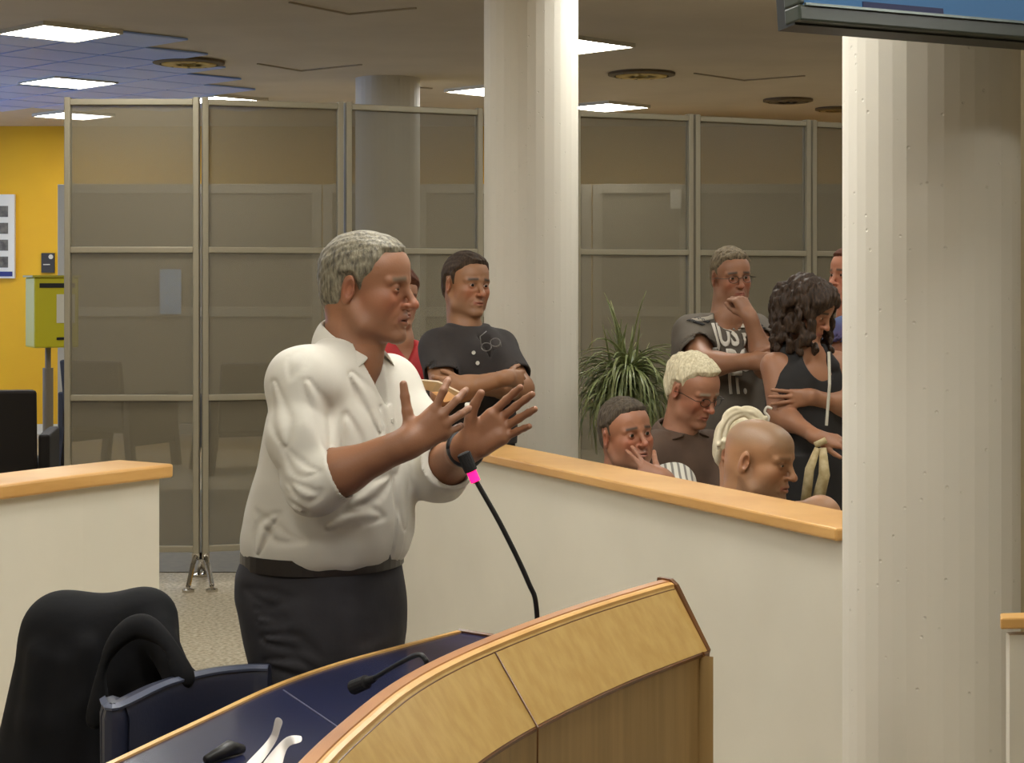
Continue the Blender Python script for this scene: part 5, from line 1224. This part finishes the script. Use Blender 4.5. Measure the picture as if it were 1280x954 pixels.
p.arm((S1, E1, W1), (.055, .05, .044, .03)); p.arm((S2, E2, W2), (.055, .05, .044, .03)); p.hand(W1, (.8, -.4, 0), (0, -.2, 1), (0, -1, 0), vox=.006); p.hand(W2, (-.2, -.8, 0), (0, -.2, 1), (-1, 0, 0), vox=.006)
o = p.finish(.012, head_col(xf, (160, 118, 85), brow=(104, 80, 60), brow_t=.6, stubble=.3, red=.15, scalp=((112, 98, 78), .5)), iris=(50, 36, 28))
M_vest = mat('black_vest', (24, 22, 22), .9)
ops = [('add', loft([(z, x, y, a+.010, b+.010) for z, x, y, a, b in rows_[:-2]], p.psi), 0), ('sub', ell(P(957, 668, D)+p.F*.12, (.08, .09, .10)), .006)]
ops += [('add', rc(nb-p.U*.05+s_*p.L*.075-p.F*.09, nb-p.U*.05+s_*p.L*.075+p.F*.09, .026, .026), .02) for s_ in (-1, 1)]
for S_ in (S1, S2): ops.append(('sub', ell(S_+(S_-nb)*.05, (.075, .085, .09)), .006))
surf('vest', ops, .006, M_vest, o)
c = P(909, 612, D-.02); q = MB(); q.add([c+np.array(v) for v in ((0, 0, 0), (.02, -.01, -.004), (.014, -.008, -.02), (-.006, .002, -.014))], [(0, 1, 2, 3)]); q.build('neck_tag', mat('white_tag', (230, 226, 214), .6), o).modifiers.new('s', 'SOLIDIFY').thickness = .002
trousers(p, M_jean, .46, [(z, hx[0], hx[1], .19, .15) for z in (.40, .47, .55)]); shoes(p, M_black); p.psi = -66; aud_chair(p, 'chair under the shaven-headed man, hidden by the half wall', .42)

# person behind him: only a twisted cream headscarf shows
D = 5.95
p = Person('seated person behind the shaven-headed man, only a twisted cream headscarf visible', (P(922, 700, D)[0], D+.05), -60, None)
xf = p.head(P(929, 565, D), facing(-50, 18, 0), .96, vox=.005)
nb = P(922, 618, D); p.neck(nb, .05, .06)
hx = p.base[:2]; rows_ = torso_rows(nb[:2], hx, nb[2], .42, .165, .10)
p.skin.append(('add', loft(rows_, p.psi, grow=-.015), .03)); p.legs(.46, seated=True)
S1, E1, W1 = P(885, 648, D-.03), P(886, 715, D-.1), P(920, 730, D-.3)
S2, E2, W2 = P(950, 648, D+.05), P(955, 715, D-.1), P(935, 735, D-.3)
p.arm((S1, E1, W1)); p.arm((S2, E2, W2)); p.hand(W1, (.8, -.4, 0), (0, -.2, 1), (0, -1, 0), vox=.007); p.hand(W2, (-.2, -.8, 0), (0, -.2, 1), (-1, 0, 0), vox=.007)
o = p.finish(.014, head_col(xf, (180, 132, 100), stubble=0))
tee(p, [(z, x, y, a+.014, b+.014) for z, x, y, a, b in rows_], [(S1, E1, W1, .8, .06, .06), (S2, E2, W2, .8, .06, .06)], mat('grey_blouse', (110, 100, 90), .85), seed=53, vox=.01)
trousers(p, M_jean, .46, [(z, hx[0], hx[1], .17, .13) for z in (.40, .47, .55)], voxel=.012); shoes(p, M_black); aud_chair(p, 'chair under the person in the cream headscarf, hidden by the half wall', .42)
ops = hair_ops(xf, [(.10, .05), (.14, .12), (.06, .2), (-.19, .2), (-.19, -.12), (-.05, -.12), (-.02, -.01), (.05, .03)], t=.012, top=.008, seed=18, amp=.001)
for k in range(9):
    a0_ = P(903+k*6.4, 531-5*math.sin(k/8*math.pi), D-.02-.006*k); b0_ = P(898+k*7.4, 556-k*4.2, D-.10); ops.append(('add', rc(a0_, b0_, .010, .008), .003))
for pts in ([(899, 560), (900, 540), (910, 522), (926, 514), (942, 516)], [(906, 545), (912, 528), (926, 519), (944, 518), (956, 528)], [(918, 522), (930, 511), (945, 514), (957, 527)], [(903, 536), (908, 518), (922, 511), (936, 521), (954, 531)]):
    pp = catmull([P(a, b, D-.09-.002*i) for i, (a, b) in enumerate(pts)], 5); ops += [('add', rc(u_, v_, .0085, .0085), .003) for u_, v_ in zip(pp[:-1], pp[1:])]
surf('headscarf', ops, .0034, mat('cream_cloth', (226, 216, 190), .8, col2=(206, 194, 164), scale=24, bump=.3, bscale=60), o)
# curled white clip on the bag strap beside it
q = MB(); q.tube(catmull([P(957, 532, 6.5), P(961, 522, 6.5), P(956, 515, 6.5), P(959, 509, 6.5), P(965, 511, 6.5)], 5), .005, 8); tag(q.build('clip', mat('white_clip', (220, 214, 200), .5), smooth=True), 'small curled white hook beside the cream headscarf', 'clip')

# ---------------------------------------------------------------- potted plant
x, y = P(781, 500, 8.75)[:2]
t = empty('potted_plant', (x, y, 0), 'spiky potted plant with long drooping leaves right of the middle column', 'plant')
q = MB(); q.lathe([(.001, 0), (.15, 0), (.19, .30), (.205, .30), (.20, .33), (.18, .33), (.175, .28), (.001, .28)], (x, y, 0), 32); q.build('pot', mat('dark_pot', (60, 52, 46), .6), t)
q = MB(); top_ = Vector((x, y, 1.14)); 
for k, (dx, dy) in enumerate(((.035, 0), (.06, .02), (-.02, .02))): q.tube([(x+dx*.5, y+dy, .28), (x+dx, y+dy, .7), (x+dx*.6, y+dy*.6, 1.12)], [.013, .011, .010], 8)
q.build('stem', mat('plant_stem', (76, 74, 46), .7), t)
q = MB(); rr = random.Random(5)
heads = [(0, 0, 1.10), (.05, .02, 1.02), (-.05, -.01, 1.0), (0.02, -.03, 1.14)]
for k in range(330):
    hx_, hy_, hz_ = heads[k % 4]; a = rr.uniform(0, 2*math.pi); L_ = rr.uniform(.26, .46); el = rr.choice([rr.uniform(.2, 1.0), rr.uniform(-.1, .7), rr.uniform(.8, 1.35)]) ; w = rr.uniform(.006, .011)
    if el > 1.1: L_ *= rr.uniform(.6, 1.0)
    if rr.random() < .014: L_ = .42; el = rr.uniform(1.3, 1.5); w *= 1.2
    pts = []; pos = Vector((x+hx_, y+hy_, hz_)); e_ = el; st_ = L_/7
    for i in range(8):
        pts.append(pos.copy()); pos = pos+Vector((math.cos(a)*math.cos(e_), math.sin(a)*math.cos(e_), math.sin(e_)))*st_; e_ -= rr.uniform(.18, .50)*(1 if e_ > -1.35 else 0)*(.15 if el > 1.28 else 1)
    sd = Vector((-math.sin(a), math.cos(a), 0)); n0 = len(q.v)
    for i, v in enumerate(pts):
        ww = w*(1-.85*(i/7)**2)*(1 if i else .6); up_ = Vector((0, 0, ww*.5)); q.v += [tuple(v-sd*ww+up_), tuple(v), tuple(v+sd*ww+up_)]
    for i in range(7):
        for c_ in (0, 1): q.f.append((n0+i*3+c_, n0+i*3+c_+1, n0+i*3+c_+4, n0+i*3+c_+3)); q.mi.append(0)
# a few tall upright spikes
me = bpy.data.meshes.new('foliage'); me.from_pydata(q.v, [], q.f); me.update()
fo = link('foliage', me, mat('leaf_green', (92, 104, 56), .4, col2=(130, 134, 86), scale=30, spec=.6), t, True); so = fo.modifiers.new('solid', 'SOLIDIFY'); so.thickness = .0012

# ---------------------------------------------------------------- black jacket over the chair
def J(px, py, d=3.75): return P(px, py, d)
ops = [('add', rc(J(82, 800), J(178, 774), .072, .060), 0), ('add', rc(J(82, 792), J(60, 980), .085, .12), .05), ('add', rc(J(180, 776), J(196, 990), .062, .12), .05),
       ('add', rc(J(130, 800), J(128, 1000), .075, .14), .05), ('add', rc(J(105, 792, 3.8), J(172, 771, 3.8), .068, .060), .03)]
# near sleeve / front panel hanging open towards the right
ops += [('add', rc(J(196, 792, 3.70), J(232, 862, 3.60), .040, .030), .03), ('add', rc(J(232, 862, 3.60), J(240, 960, 3.60), .040, .05), .03)]
arch = catmull([J(118, 900, 3.56), J(134, 840, 3.56), J(150, 800, 3.57), J(176, 784, 3.58), J(202, 806, 3.57), J(232, 848, 3.54)], 6)
ops += [('add', rc(a_, b_, .020, .020), .012) for a_, b_ in zip(arch[:-1], arch[1:])]
ops.append(('sub', ell(J(178, 850, 3.56), (.075, .05, .085)), .02)); ops.append(('sub', rc(J(160, 860, 3.54), J(160, 1000, 3.54), .035, .05), .02))
for pts in ([(52, 820), (46, 900), (40, 980)], [(84, 830), (78, 900), (82, 980)], [(108, 812), (104, 880), (112, 970)]):
    pp = [J(a, b, 3.66) for a, b in pts]; ops += [('add', rc(u_, v_, .020, .022), .03) for u_, v_ in zip(pp[:-1], pp[1:])]
lo_, hi_ = bounds(ops); ops.append(('off', Pr(lo_, hi_, wav(61, 24, .005, (0, 0, 1), 3.)), 0))
jk = surf('jacket', ops, .0075, mat('black_jacket', (14, 14, 18), .9, col2=(10, 10, 13), scale=14, bump=.15, bscale=60, spec=.3)); tag(jk, 'black jacket draped over a chair back at the lower left', 'jacket')
